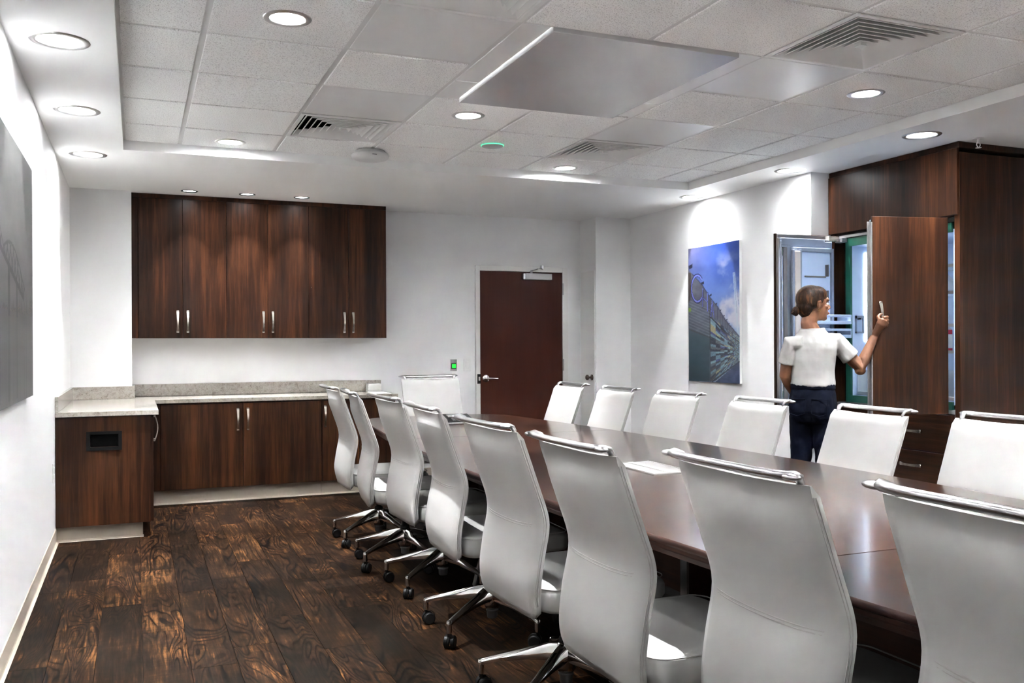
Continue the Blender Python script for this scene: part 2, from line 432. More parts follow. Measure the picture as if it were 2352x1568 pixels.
# recessed downlights
GRP = {'L': 'downlights along the wall with the bridge photo', 'R': 'downlights over the refrigerator side', 'B': 'small downlights over the wall cabinets', 'G': 'downlights in the ceiling tiles'}
LTXT = {'L': 'unseen fill downlight added in the soffit above the wall with the bridge photo', 'R': 'unseen fill downlight added in the soffit along the refrigerator wall',
        'B': 'small recessed downlight over the tall brown wall cabinets', 'G': 'unseen fill downlight added in a speckled ceiling tile'}
LABS = {('L', 6.69): 'recessed wall-washing downlight nearest the column, on the bridge photo side', ('L', 5.47): 'recessed wall-washing downlight by the far end of the bridge photo', ('L', 4.25): 'recessed wall-washing downlight straight above the bridge photo',
        ('R', 6.73): 'recessed soffit downlight above the blue building print', ('R', 5.45): 'recessed soffit downlight at the wall corner beside the brown refrigerator cabinet', ('R', 4.23): 'recessed soffit downlight with dark ring at the brown cabinet corner by the sprinkler',
        ('B', .415): 'small recessed downlight over wall cabinets, nearest the white column', ('B', .876): 'small recessed downlight over wall cabinets, middle one of three', ('B', 1.33): 'small recessed downlight over wall cabinets, nearest the brown door',
        ('G', (0, 2)): 'recessed downlight in the tile two along from the wireless access point', ('G', (0, -2)): 'recessed downlight in the ceiling tile beside a smooth tile, far from the cabinets', ('G', (2, 0)): 'recessed downlight in the tile touching the grey ceiling panel corner',
        ('G', (4, 2)): 'recessed downlight in the tile between an air diffuser and the far soffit', ('G', (5, -2)): 'recessed downlight in the tile touching the diffuser on the refrigerator side'}
lmesh = {}
for (x, y, z, kd) in LIGHTS:
    ro, ri = RAD[kd]
    e = empty('recessed_downlight', (x, y, z))
    key = (kd, y) if kd in 'LR' else ('B', x) if kd == 'B' else ('G', (int(round((x-T0X)/TS-.5)), int(round((y-T0Y)/TS-.5))))
    tag(e, LABS.get(key, LTXT[kd]), 'ceiling light', GRP[kd])
    if kd not in lmesh:
        dz = -.005 if kd == 'G' else 0
        a = MB().lathe([(ri-.001, dz+.03), (ri, dz-.001), (ri+.004, dz-.005), (ro-.004, dz-.004), (ro, dz-.0003)], n=40).build('trim_ring', TRIMM if kd != 'B' else BLACK, e, smooth=True)
        dep = .12 if kd == 'B' else .2
        b = MB().lathe([(ri-.0045, dep*.24), (ri-.005, dep*.5), (ri-.008, dep*.85), (ri-.008, dep)], n=32).build('reflector', REFLG if kd == 'G' else REFL, e, smooth=True)
        d = MB().lathe([(ri-.003, dz+.004), (ri-.0045, dep*.24)], n=32).build('baffle', BAFF, e, smooth=True)
        c = MB().lathe([(ri-.009, dep-.004), (.022, dep-.002)], n=32).build('lens', LENS if kd == 'G' else LENSL if kd == 'L' else LENSW, e)
        lmesh[kd] = (a.data, b.data, c.data, d.data)
    else:
        for nm, me in zip(('trim_ring', 'reflector', 'lens', 'baffle'), lmesh[kd]):
            o = bpy.data.objects.new(nm, me); COL.objects.link(o); o.parent = e
    ld = bpy.data.lights.new('downlight_beam', 'SPOT'); ld.energy = SPOT[kd]
    ld.color = LAMPCOL; ld.shadow_soft_size = .014; ld.spot_size = math.radians({'L': 60, 'R': 60, 'B': 62, 'G': 60}[kd]); ld.spot_blend = {'G': .7, 'B': .8}.get(kd, .25)
    lo = bpy.data.objects.new('downlight_beam', ld); COL.objects.link(lo); lo.parent = e; lo.location = (0, 0, .165 if kd != 'B' else .085)

# ------------------------------------------------------------------ things on the ceiling
ap = empty('wireless_access_point', (1.50, 6.19, ZG-.006)); tag(ap, 'white rounded wireless access point on the ceiling near the far soffit', 'access point')
MB().lathe([(0, 0), (.1, 0), (.1, -.014), (.122, -.02), (.13, -.034), (.126, -.046), (.108, -.058), (.06, -.066), (0, -.067)], n=36).build('shell', plain('access_point_white', (.66, .66, .66, 1), .4), ap, smooth=True)
MB().box(-.015, .015, -.131, -.121, -.046, -.043).build('slot', BLACK, ap)
mc = empty('ceiling_microphone', (2.215, 5.70, ZG-.006)); tag(mc, 'flat round grey ceiling microphone with a green light ring', 'microphone')
MB().lathe([(0, 0), (.072, 0), (.074, -.006), (.07, -.011), (0, -.012)], n=36).build('disc', plain('grey_grille', (.42, .43, .43, 1), .6), mc, smooth=True)
MB().lathe([(.0745, -.002), (.0775, -.003), (.0775, -.007), (.0745, -.008), (.0745, -.002)], n=36).build('light_ring', glow('green_led', (.1, .9, .45, 1), .05, (.1, .3, .2, 1)), mc)
sp = empty('fire_sprinkler', (4.887, 4.169, ZS)); tag(sp, 'small white fire sprinkler head in the soffit', 'sprinkler')
MB().lathe([(0, -.004), (.035, -.004), (.035, -.0005), (0, -.0005)], n=20).build('escutcheon', WHITEP, sp)
MB().tube([(0, 0, -.004), (0, 0, -.03)], .009).build('stem', WHITEP, sp)
MB().tube([(-.01, 0, -.025), (-.016, 0, -.04), (-.006, 0, -.055), (.006, 0, -.055), (.016, 0, -.04), (.01, 0, -.025)], .003, 6).build('frame_arm', WHITEP, sp)
MB().lathe([(0, -.057), (.018, -.057), (.018, -.059), (0, -.059)], n=16).build('deflector', WHITEP, sp)

# ------------------------------------------------------------------ cabinet pulls (bow handles)
def pull_mesh(L=.166):
    mb = MB(); n = 14; rings = []
    for i in range(n+1):
        t = i/n; z = (t-.5)*L; bow = .012+.018*math.sin(PI*t)
        w = .0105-.003*math.sin(PI*t); th = .0035
        rings.append([(-w, -bow-th, z), (w, -bow-th, z), (w, -bow+th, z), (-w, -bow+th, z)])
    mb.loft(rings)
    for s in (-1, 1): mb.rbox(-.011, .011, -.0155, 0, s*L/2-.011, s*L/2+.011, .002)
    return mb
PULL = None
def pull(parent, loc, rz=0, horizontal=False):
    global PULL
    if PULL is None:
        o = pull_mesh().build('handle', NICKEL, parent, angle=40); PULL = o.data
    else:
        o = bpy.data.objects.new('handle', PULL); COL.objects.link(o); o.parent = parent
    o.location = loc; o.rotation_euler = (0, PI/2 if horizontal else 0, rz)
    if horizontal: o.rotation_mode = 'XYZ'; o.rotation_euler = Matrix.Rotation(rz, 3, 'Z').to_4x4().to_3x3().__matmul__(Matrix.Rotation(PI/2, 3, 'Y')).to_euler()
    return o
# ------------------------------------------------------------------ wall cabinets over the counter
YU = 8.2
ud = [.021, .369, .725, 1.072, 1.427, 1.783, 2.134]
names = ['pair of tall dark walnut wall cabinet doors next to the white column', 'middle pair of tall dark walnut wall cabinet doors', 'pair of tall dark walnut wall cabinet doors towards the brown door']
for k in range(3):
    x0, xm, x1 = ud[2*k], ud[2*k+1], ud[2*k+2]
    c = empty('wall_cabinet', ((x0+x1)/2, YB, 1.355)); tag(c, names[k], 'cabinet', 'wall cabinets')
    ox = (x0+x1)/2
    lft = x0-.054 if k == 0 else x0
    MB().box(lft-ox, x1-ox, YU+.021-YB, -.001, .002, ZS-1.356).build('body', CAB, c)
    MB().rbox(lft-ox, x1-ox, YU+.004-YB, YU+.02-YB, 1.174, ZS-1.356, .001).build('top_rail', CAB, c)
    if k == 0: MB().rbox(lft-ox, x0-.002-ox, YU+.004-YB, YU+.02-YB, 0, 1.172, .001).build('filler', CAB, c)
    for (a, b, hx) in ((x0, xm, xm-.04), (xm, x1, xm+.04)):
        d = MB().rbox(a+.0015-ox, b-.0015-ox, YU-YB, YU+.02-YB, 0, 1.172, .0012).build('door', CAB, c)
        pull(d, (hx-ox, YU-YB, .14))
# ------------------------------------------------------------------ base cabinets and worktop
ZC = .858; ZCB = .826
def base_cab(name, x0, x1, doors, label):
    ox = (x0+x1)/2
    c = empty('base_cabinet', (ox, 8.15, 0)); tag(c, label, 'cabinet', 'base cabinets along the far wall')
    yf = 7.87-8.15
    MB().box(x0-ox, x1-ox, yf+.021, YB-8.15-.001, .122, ZCB-.002).build('body', CAB, c)
    MB().box(x0-ox, x1-ox, yf+.06, yf+.075, 0, .122).build('toe_kick', CREAM, c)
    MB().loft([[(x, yf+.06, 0), (x, yf+.045, 0), (x, yf+.056, .014)] for x in (x0-ox, x1-ox)]).build('cove_base', CREAM, c)
    for a, b, hx in doors:
        d = MB().rbox(a+.0015-ox, b-.0015-ox, yf, yf+.02, .122, ZCB-.012, .0012).build('door', CAB, c)
        if hx is not None: pull(d, (hx-ox, yf, .68))
    return c
base_cab('base_cabinet', .113, 1.475, [(.118, .181, None), (.183, .825, .781), (.825, 1.475, .861)], 'dark walnut base cabinet with two wide doors beside the corner unit')
base_cab('base_cabinet', 1.477, 2.125, [(1.477, 1.80, 1.503), (1.80, 2.125, 2.1)], 'dark walnut base cabinet at the end of the counter behind the white chairs')
c = empty('corner_cabinet', (-.19, 7.36, 0)); tag(c, 'dark walnut corner base cabinet with a black recessed slot in its end panel', 'cabinet')
ox, oy = -.19, 7.36
bb = MB(); bb.box(XL+.001-ox, .086-ox, 6.645-oy, YCOL-.001-oy, .105, ZCB-.002); bb.build('body', CAB, c)
# end panel with a real opening for the slot
ep = MB(); sx0, sx1, sz0, sz1 = -.281-ox, -.11-ox, .621, .706; px0, px1, pz0, pz1 = XL+.003-ox, .09-ox, .105, ZCB-.004
for (a, b, z0, z1) in ((px0, sx0, pz0, pz1), (sx1, px1, pz0, pz1), (sx0, sx1, pz0, sz0), (sx0, sx1, sz1, pz1)): ep.box(a, b, 6.622-oy, 6.644-oy, z0, z1)
ep.build('end_panel', CAB, c)
sl = MB(); o0, o1, q0, q1 = -.304-ox, -.088-ox, .599, .725
for (a, b, z0, z1) in ((o0, sx0, q0, q1), (sx1, o1, q0, q1), (sx0, sx1, q0, sz0), (sx0, sx1, sz1, q1)): sl.box(a, b, 6.614-oy, 6.6219-oy, z0, z1)
slot = sl.build('slot_frame', plain('matt_black', (.006, .006, .006, 1), .7, 0, None, Specular_IOR_Level=.1), c)
MB().box(sx0, sx1, 6.6425-oy, 6.6445-oy, sz0, sz1).build('slot_recess', DARKD, slot)
d = MB().rbox(.088-ox, .108-ox, 6.64-oy, 7.23-oy, .107, ZCB-.012, .0012).build('door', CAB, c)
pull(d, (.108-ox, 6.74-oy, .728), PI/2)
MB().rbox(.088-ox, .108-ox, 7.235-oy, 7.865-oy, .107, ZCB-.012, .0012).build('door', CAB, c)
MB().box(XL+.001-ox, .04-ox, 6.68-oy, 6.70-oy, 0, .105).build('toe_kick', CREAM, c)
MB().box(.02-ox, .04-ox, 6.70-oy, 7.9-oy, 0, .105).build('toe_kick', BLACK, c)
MB().loft([[(x, 6.68-oy, 0), (x, 6.664-oy, 0), (x, 6.676-oy, .014)] for x in (XL+.001-ox, .045-ox)]).build('cove_base', CREAM, c)
wt = empty('worktop', (.8, 8.1, ZC)); tag(wt, 'speckled light quartz worktop running round the corner with low upstand', 'worktop')
poly = [(XL+.001, 6.6), (.14, 6.6), (.14, 7.85), (2.145, 7.85), (2.145, YB-.001), (-.029, YB-.001), (-.029, YCOL-.001), (XL+.001, YCOL-.001)]
MB().prism([(x-.8, y-8.1) for x, y in poly], ZCB-ZC, 0).build('slab', QUARTZ, wt, bevel=.002)
for (a, b, c_, d_) in ((-.028, 2.145, YB-.021, YB-.001), (XL+.001, -.008, YCOL-.021, YCOL-.001), (-.028, -.008, YCOL-.001, YB-.021), (XL+.001, XL+.021, 6.6, YCOL-.021)):
    MB().rbox(a-.8, b-.8, c_-8.1, d_-8.1, .0005, .102, .0015).build('upstand', QUARTZ, wt)
st = empty('napkin_stack', (2.055, 8.385, ZC)); tag(st, 'stack of folded white paper napkins at the end of the worktop', 'napkins')
for q in range(9):
    MB().rbox(-.062+rnd.uniform(-.003, .003), .062, -.05, .05, .0004+q*.008, .0078+q*.008, .001).build('napkin', PAPER, st)
tag(MB().rbox(-.07, .07, -.16, .16, 0, .006, .001).build('paper_pad', PAPER, loc=(2.02, 8.03, ZC+.0003)), 'white sheets of paper lying at the worktop end', 'paper')

# ------------------------------------------------------------------ brown door, frame and hardware
DX0, DX1, DZ = 3.146, 4.048, 2.024
dr = empty('door_1', ((DX0+DX1)/2, YB, 0)); tag(dr, kind='structure')
ox = (DX0+DX1)/2; hw = (DX1-DX0)/2
MB().rbox(-hw+.002, hw-.002, -.022, -.001, .008, DZ-.003, .001).build('door_leaf', DOORW, dr)
fr = MB()
for (a, b, z0, z1) in ((-hw-.045, -hw, 0, DZ+.05), (hw, hw+.06, 0, DZ+.05), (-hw, hw, DZ, DZ+.05)): fr.rbox(a, b, -.03, -.001, z0, z1, .002)
fr.build('door_frame', FRAMEP, dr)
lv = MB(); lv.lathe([(0, -.022), (.036, -.022), (.036, -.03), (.026, -.036), (.014, -.04), (.014, -.07), (0, -.072)], c=(3.205-ox, 0, .955), n=24, axis='y')
lv.tube([(3.205-ox, -.064, .955), (3.25-ox, -.066, .955), (3.318-ox, -.064, .952)], [.011, .010, .009], 10)
lv.build('lever_handle', CHROME, dr, angle=40)
MB().box(-hw-.033, -hw+.001, -.0335, -.0295, .905, 1.0).build('strike_plate', BLACK, dr)
MB().box(-hw-.02, -hw-.004, -.0345, -.033, .935, .972).build('strike_latch', SATIN, dr)
for z in (1.855, 1.08, .28):
    h = MB(); h.tube([(hw+.006, -.034, z-.06), (hw+.006, -.034, z+.06)], .0075, 10)
    for q in range(4): h.lathe([(.0082, z-.06+q*.03), (.0082, z-.057+q*.03)], c=(hw+.006, -.034, 0), n=10)
    h.build('hinge', SATIN, dr)
cl = empty('door_closer', (3.75, YB-.024, 1.975)); tag(cl, 'grey box door closer with folding arm on the brown door', 'door closer')
MB().rbox(-.13, .16, -.052, -.001, -.033, .03, .003).build('cover', plain('closer_grey', (.5, .5, .5, 1), .4), cl)
MB().rbox(-.155, -.131, -.048, -.001, -.03, .027, .003).build('end_cap', TRIMM, cl)
MB().lathe([(0, .03), (.013, .03), (.013, .05), (.009, .052), (.009, .062), (0, .062)], c=(-.06, -.028, 0), n=16).build('spindle', SATIN, cl)
MB().tube([(-.06, -.028, .058), (-.03, -.12, .066), (-.04, -.13, .068)], .006, 8).build('arm', SATIN, cl)
MB().tube([(-.04, -.13, .07), (.06, -.03, .083)], .005, 8).build('arm', SATIN, cl)
MB().rbox(.05, .075, -.032, -.008, .075, .115, .003).build('arm_bracket', SATIN, cl)
ex = empty('exit_button', (2.876, YB, 1.09)); tag(ex, 'steel exit button plate with a lit green square button', 'button')
MB().rbox(-.034, .034, -.006, -.0005, -.058, .058, .0015).build('plate', SATIN, ex)
MB().rbox(-.026, .026, -.011, -.006, -.034, .018, .002).build('bezel', BLACK, ex)
MB().rbox(-.019, .019, -.018, -.011, -.027, .011, .002).build('push_button', glow('green_button', (.0, .8, .03, 1), .06, (.0, .06, .01, 1)), ex)
sw = empty('light_switch', (3.018, YB, 1.092)); tag(sw, 'white rocker light switch between exit button and brown door', 'light switch')
MB().rbox(-.037, .037, -.006, -.0005, -.062, .062, .002).build('plate', WHITEP, sw)
MB().rbox(-.017, .017, -.011, -.006, -.034, .034, .002).build('rocker', WHITEP, sw)
ou = empty('wall_outlet', (XL, 6.43, .49)); tag(ou, 'white double power outlet low on the wall beside the corner cabinet', 'outlet')
MB().rbox(.0005, .006, -.036, .036, -.06, .06, .002).build('plate', WHITEP, ou)
for z in (-.022, .022): MB().rbox(.006, .011, -.017, .017, z-.016, z+.016, .003).build('socket', WHITEP, ou)

# ------------------------------------------------------------------ wall pictures (flat prints painted face by face)
def vnoise(u, v, sx, sy, seed, octv=4):
    r = np.random.RandomState(seed); out = np.zeros_like(u); amp = 1; tot = 0
    for o in range(octv):
        g = r.rand(64, 64); X = (u*sx*2**o) % 63; Y = (v*sy*2**o) % 63
        x0 = X.astype(int); y0 = Y.astype(int); fx = X-x0; fy = Y-y0; fx = fx*fx*(3-2*fx); fy = fy*fy*(3-2*fy)
        a = g[x0, y0]*(1-fx)+g[x0+1, y0]*fx; b = g[x0, y0+1]*(1-fx)+g[x0+1, y0+1]*fx
        out += amp*(a*(1-fy)+b*fy); tot += amp; amp *= .5
    return out/tot
def inpoly(x, y, P):
    m = np.zeros(x.shape, bool); n = len(P)
    for i in range(n):
        (x1, y1), (x2, y2) = P[i], P[(i+1) % n]
        c = ((y1 > y) != (y2 > y)) & (x < (x2-x1)*(y-y1)/((y2-y1) if y2 != y1 else 1e-9)+x1); m ^= c
    return m
def seg(x, y, p, q, w):
    px, py = p; qx, qy = q; dx, dy = qx-px, qy-py; t = np.clip(((x-px)*dx+(y-py)*dy)/(dx*dx+dy*dy), 0, 1)
    return np.hypot(x-px-t*dx, y-py-t*dy) < w
def print_mesh(name, nu, nv, fn, pos, mat, parent, gain=1.0):
    u, v = np.meshgrid(np.linspace(0, 1, nu), np.linspace(0, 1, nv), indexing='ij')
    c = np.clip(fn(u, v), 0, 255)*gain/255.0; c = np.where(c <= .04045, c/12.92, ((c+.055)/1.055)**2.4)
    vs = [pos(a, b) for a, b in zip(u.ravel(), v.ravel())]
    fs = [(i*nv+j, (i+1)*nv+j, (i+1)*nv+j+1, i*nv+j+1) for i in range(nu-1) for j in range(nv-1)]
    me = bpy.data.meshes.new(name); me.from_pydata(vs, [], fs)
    at = me.color_attributes.new('print', 'FLOAT_COLOR', 'POINT')
    at.data.foreach_set('color', np.concatenate([c.reshape(-1, 3), np.ones((nu*nv, 1))], 1).astype(np.float32).ravel())
    o = bpy.data.objects.new(name, me); COL.objects.link(o); o.parent = parent; me.materials.append(mat); return o
def print_mat(name, rough):
    t = NT(name); a = t.n('ShaderNodeVertexColor', layer_name='print'); t.l(a.outputs[0], t.p.inputs['Base Color']); t.set(Roughness=rough); return t.m
def mixm(img, m, col, a=1.0):
    for k in range(3): img[..., k] = np.where(m, img[..., k]*(1-a)+col[k]*a, img[..., k])
def art_blue(u, v):
    # x, y: pixel frame of the print (520 x 1400), y down
    x = 52+520*u; top = 140-88*u; bot = 1488+32*u; y = top+(1-v)*(bot-top)
    img = np.zeros(u.shape+(3,))
    t = np.clip((y-60)/950, 0, 1); sky0 = np.array((44, 72, 160.)); sky1 = np.array((150, 172, 206.))
    img[:] = sky0+(sky1-sky0)*(t**1.3)[..., None]
    pur = np.clip(1-u*1.6, 0, 1)*np.clip(1-(y-140)/420, 0, 1); img += pur[..., None]*np.array((62, 32, -14.))
    cl_ = vnoise(u+.3, v*2.2, 4, 4, 5, 5); k = np.clip((cl_-.52)*5, 0, 1)*np.clip((y-120)/250, 0, 1)
    img[:] = img*(1-.75*k[..., None])+np.array((205, 196, 200.))*.75*k[..., None]
    img += ((vnoise(u, v*2, 5, 6, 9)-.5)*36)[..., None]
    # mast
    mixm(img, inpoly(x, y, [(508, 380), (532, 380), (566, 1010), (548, 1010)]), (176, 190, 204), .7)
    mixm(img, seg(x, y, (530, 385), (565, 700), 3), (120, 130, 150), .7); mixm(img, seg(x, y, (520, 385), (548, 800), 2), (90, 100, 130), .6)
    # wall body
    roof = [(52, 345), (92, 395), (200, 508), (285, 640), (360, 732), (430, 858), (500, 950), (572, 1040)]
    mixm(img, inpoly(x, y, roof+[(572, 1300), (330, 1495), (52, 1495)]), (92, 98, 112))
    n = vnoise(u, v*3, 10, 12, 3)
    wall = inpoly(x, y, roof+[(572, 1300), (330, 1495), (52, 1495)]); img[wall] += ((n[wall]-.5)*40)[:, None]
    ln = (np.sin((y-(x-52)*.42)*.21) > .55) & wall & (y > 640+(x-52)*.5) & (x < 280) & (y < 960+(x-52)*.35); mixm(img, ln, (150, 158, 168), .45)
    up_ = wall & (y < 660+(x-52)*.62); img[up_] *= np.array((1.02, .98, .97))
    mixm(img, seg(x, y, (52, 345), (92, 395), 0), (0, 0, 0))
    mixm(img, inpoly(x, y, [(52, 380), (80, 390), (72, 660), (52, 690)]), (74, 66, 62))
    for a, b in zip(roof[1:-1], roof[2:]): mixm(img, seg(x, y, a, b, 5), (52, 60, 88), .8)
    # lower concrete
    low = inpoly(x, y, [(52, 960), (278, 1045), (278, 1500), (52, 1490)]); mixm(img, low, (62, 84, 94), .8); img[low] -= ((y[low]-1150)*.05)[:, None]
    mixm(img, seg(x, y, (52, 960), (278, 1045), 6), (70, 70, 72), .8)
    mixm(img, inpoly(x, y, [(52, 740), (80, 744), (80, 780), (52, 785)]), (140, 180, 60), .8)
    # patterned blocks converging to the far end
    vx, vy = 575, 1190; blk = inpoly(x, y, [(284, 830), (572, 1050), (572, 1290), (284, 1500)])
    dd = np.clip((vx-x), 4, None); ss = (y-vy)/dd; row = np.floor(ss*11); colm = np.floor(np.log(dd)*4.2); h = np.abs(np.sin(row*12.9898+colm*78.233)*43758.5)%1
    for lo, cc in ((0, (54, 58, 74)), (.3, (120, 152, 168)), (.5, (96, 98, 106)), (.62, (140, 176, 186)), (.78, (72, 60, 60)), (.86, (180, 170, 130)), (.92, (60, 70, 140))): mixm(img, blk & (h >= lo), cc, .85)
    img[blk] += ((vnoise(u*3, v*9, 20, 20, 8)[blk]-.5)*46)[:, None]
    mixm(img, seg(x, y, (282, 650), (284, 1500), 4), (56, 54, 56), .9)
    mixm(img, seg(x, y, (284, 835), (430, 985), 7), (44, 42, 44), .85); mixm(img, seg(x, y, (430, 985), (572, 1100), 5), (48, 48, 56), .8)
    # pavement
    pav = inpoly(x, y, [(335, 1500), (572, 1295), (572, 1525), (335, 1510)]); mixm(img, pav, (64, 74, 104)); img[pav] += ((n[pav]-.5)*50)[:, None]
    mixm(img, seg(x, y, (300, 1500), (572, 1292), 6), (40, 46, 62), .8)
    # roof lamps
    for lx, ly, s in ((75, 320, 34), (205, 488, 22), (287, 612, 17), (345, 702, 14), (388, 768, 12), (424, 824, 10), (450, 864, 9), (472, 902, 8), (490, 930, 7), (505, 952, 6), (518, 972, 5), (530, 990, 5)):
        mixm(img, inpoly(x, y, [(lx-s*.7, ly-s*.1), (lx+s*.7, ly-s*.9), (lx+s*.6, ly+s*.4), (lx-s*.4, ly+s*.8)]), (36, 40, 62), .95)
    # letters
    dark, lit = (30, 36, 82), (128, 138, 226)
    r = np.hypot((x-150)/66, (y-545)/138); ang = np.arctan2(-(y-545)/138, (x-150)/66)
    mixm(img, (r > .86) & (r < 1.12) & (np.abs(ang) > .75), dark); mixm(img, (r > .9) & (r < 1.03) & (np.abs(ang) > .75), lit, .9)
    def bar(p, q, w): mixm(img, seg(x, y, p, q, w), dark); mixm(img, seg(x, y, (p[0]-2, p[1]), (q[0]-2, q[1]), w*.5), lit, .85)
    bar((208, 545), (206, 728), 7); bar((258, 590), (257, 778), 6); bar((210, 640), (256, 682), 6)
    bar((305, 668), (292, 830), 6); bar((305, 668), (326, 842), 5); bar((296, 768), (322, 792), 4)
    for i in range(8): lx = 360+i*26-i*i*.7; mixm(img, seg(x, y, (lx, 745+i*42-i*i*1.2), (lx, 865+i*30), 2.4-i*.15), (52, 58, 84), .85)
    return img
def art_grey(u, v):
    img = np.zeros(u.shape+(3,)); g = 96+26*vnoise(u*2, v, 3, 5, 4)-30*np.abs(v-.75)
    g = g+14*(vnoise(u*2, v*2, 5, 7, 6, 5)-.5)*2
    skl = .35+.15*np.clip(vnoise(u*9, v*0, 14, 1, 11, 2)-.3, 0, 1)*np.clip((u-.45)*3, .25, 1)
    city = (v < skl) & (v > .35); g = np.where(city, 62+50*(vnoise(u*20, v*20, 9, 9, 2, 2)-.5), g)
    wat = v <= .35; g = np.where(wat, 84+26*(.35-v)*3+16*(vnoise(u*16, v*1.0, 12, 1.2, 7, 3)-.5)*2, g)
    img[:] = (48+(g-48)*1.25)[..., None]*np.array((1, .995, .985))
    lights = city & (vnoise(u*40, v*40, 12, 12, 21, 1) > .78); mixm(img, lights, (176, 140, 92), .8)
    refl = wat & (vnoise(u*30, v*.6, 14, 1, 22, 2) > .66) & (v > .2) & (u > .55); mixm(img, refl, (120, 104, 88), .5)
    # bridge: deck falling away to the far shore, truss above, piers and their reflections
    deck = .70-.36*u; mixm(img, (np.abs(v-deck) < .012) & (u < .8), (12, 12, 12), .95)
    arch = deck+.03+.20*np.abs(np.sin(u*7.2))*(1-u*.9); tr = (v > deck) & (v < arch) & (u < .82)
    web = (np.abs(np.sin((u*60+v*30))) < .35) | (np.abs(np.sin((u*60-v*30))) < .35) | (arch-v < .012); mixm(img, tr & web, (14, 14, 14), .9)
    for pu, w in ((.12, .03), (.36, .022), (.52, .018), (.66, .012)):
        m = (np.abs(u-pu) < w) & (v < .70-.36*pu) & (v > .33); mixm(img, m, (26, 26, 26), .9); mixm(img, (np.abs(u-pu) < w*1.1) & (v <= .33) & (v > .02), (60, 60, 60), .5)
    return img
a1 = empty('building_print', (XR, 6.665, .955)); tag(a1, 'tall blue photo print of a brick stadium wall with raised letters, on the white wall', 'picture')
AY0, AY1, AZ0, AZ1 = 6.28, 7.035, .957, 2.15
MB().box(-.025, -.003, AY0-6.665, AY1-6.665, 0, AZ1-AZ0).build('panel', WHITEP, a1)
print_mesh('print', 120, 300, art_blue, lambda a, b: (-.0256, (AY1-6.665)-a*(AY1-AY0), b*(AZ1-AZ0)), print_mat('photo_print_colour', .3), a1, .85)
BY0, BY1, BZ0, BZ1 = 3.1, 4.96, 1.052, 2.137
a2 = empty('bridge_print', (XL, 4.03, BZ0)); tag(a2, 'large black and white photo print of a truss bridge over water', 'picture')
MB().box(.003, .0275, BY0-4.03, BY1-4.03, 0, BZ1-BZ0).build('panel', plain('print_edge', (.4, .4, .4, 1), .5), a2)
print_mesh('print', 260, 200, art_grey, lambda a, b: (.028, BY0-4.03+a*(BY1-BY0), b*(BZ1-BZ0)), print_mat('photo_print_grey', .55), a2, .6)

# ------------------------------------------------------------------ conference table
TZ = .74; TXC, TYC, THL = 2.11, 3.5, 3.3
def half_w(d):
    d = abs(d); w = .775-.0215*d*d
    e = THL-d; R = .25
    if e < R: w -= R-math.sqrt(max(0, R*R-(R-e)**2))
    return w
def outline(y0, y1, inset=0, n=40):
    ys_ = [y0+(y1-y0)*i/n for i in range(n+1)]
    for s in (-1, 1):
        if abs(abs(y0 if s < 0 else y1)-THL) < 1e-6: ys_ += [s*(THL-.25*(1-math.cos(a*PI/2/8))**1.0) for a in range(9)]
    ys_ = sorted(set(round(q, 5) for q in ys_))
    ys_ = [max(min(q, THL-inset), -THL+inset) for q in ys_]
    R_ = [(TXC+max(half_w(q)-inset, .01), TYC+q) for q in ys_]; L_ = [(TXC-max(half_w(q)-inset, .01), TYC+q) for q in reversed(ys_)]
    return R_+L_
tb = empty('conference_table', (TXC, TYC, 0)); tag(tb, 'long boat-shaped dark mahogany conference table with glossy top', 'table')
secs = [(-THL, -1.65), (-1.65, 1.66), (1.66, THL)]
for (a, b) in secs:
    a_ = a+.0028 if a > -THL else a; b_ = b-.0028 if b < THL else b
    lay = MB()
    rings = []
    for ins, z in ((.03, TZ-.055), (.022, TZ-.04), (.024, TZ-.036), (.012, TZ-.032), (.010, TZ-.022), (.002, TZ-.018), (0, TZ-.010), (.003, TZ-.002), (.006, TZ)):
        rings.append([(p[0]-TXC, p[1]-TYC, z) for p in outline(a_, b_, ins)])
    # shared outline sampling keeps the rings in step
    top = MB().add(rings[-1], [tuple(range(len(rings[-1])))]); 
    o = top.build('top_section', TABLE, tb)
    MB().loft(rings, True, False).add(rings[0], [tuple(range(len(rings[0])))]).build('edge_moulding', TEDGE, o, angle=50)
for yy in (-2.2, -.75, .75, 2.2):
    MB().rbox(-.32, .32, yy-.02, yy+.02, .0, TZ-.056, .003).build('pedestal_panel', TEDGE, tb)
    for s in (-1, 1):
        MB().box(s*.32-.004, s*.32+.004, yy-.021, yy+.021, .0, TZ-.056).build('edge_strip', SATIN, tb)
    for s in (-1, 1):
        MB().tube([(s*.36, yy+.1, TZ-.056), (s*.46, yy+.28, .02)], .014, 10).build('strut', SATIN, tb)
for a, b in ((-2.18, -.77), (-.73, .73), (.77, 2.18)):
    MB().box(-.012, .012, a, b, .25, TZ-.056).build('modesty_panel', TEDGE, tb)
for yy in (-1.45, 0.1, 1.5):
    MB().rbox(-.46, -.34, yy-.14, yy+.14, TZ-.10, TZ-.0565, .004).build('cable_box', SATIN, tb)
PLATE = plain('hatch_white', (.3, .295, .285, 1), .5)
pm = empty('table_power_hatch', (2.1, 3.49, TZ)); tag(pm, 'flat white rectangular hatch plate lying on the dark table top', 'power hatch')
for q in ((-.1, .1, -.19, -.185), (-.1, .1, .185, .19), (-.1, -.093, -.185, .185), (.093, .1, -.185, .185)): MB().box(*q, .0003, .005).build('rim', PLATE, pm)
MB().box(-.093, -.016, -.185, .185, .0003, .003).build('lid', plain('hatch_grey', (.2, .196, .19, 1), .5), pm); MB().box(.016, .093, -.185, .185, .0003, .003).build('lid', plain('hatch_grey_b', (.2, .196, .19, 1), .5), pm)
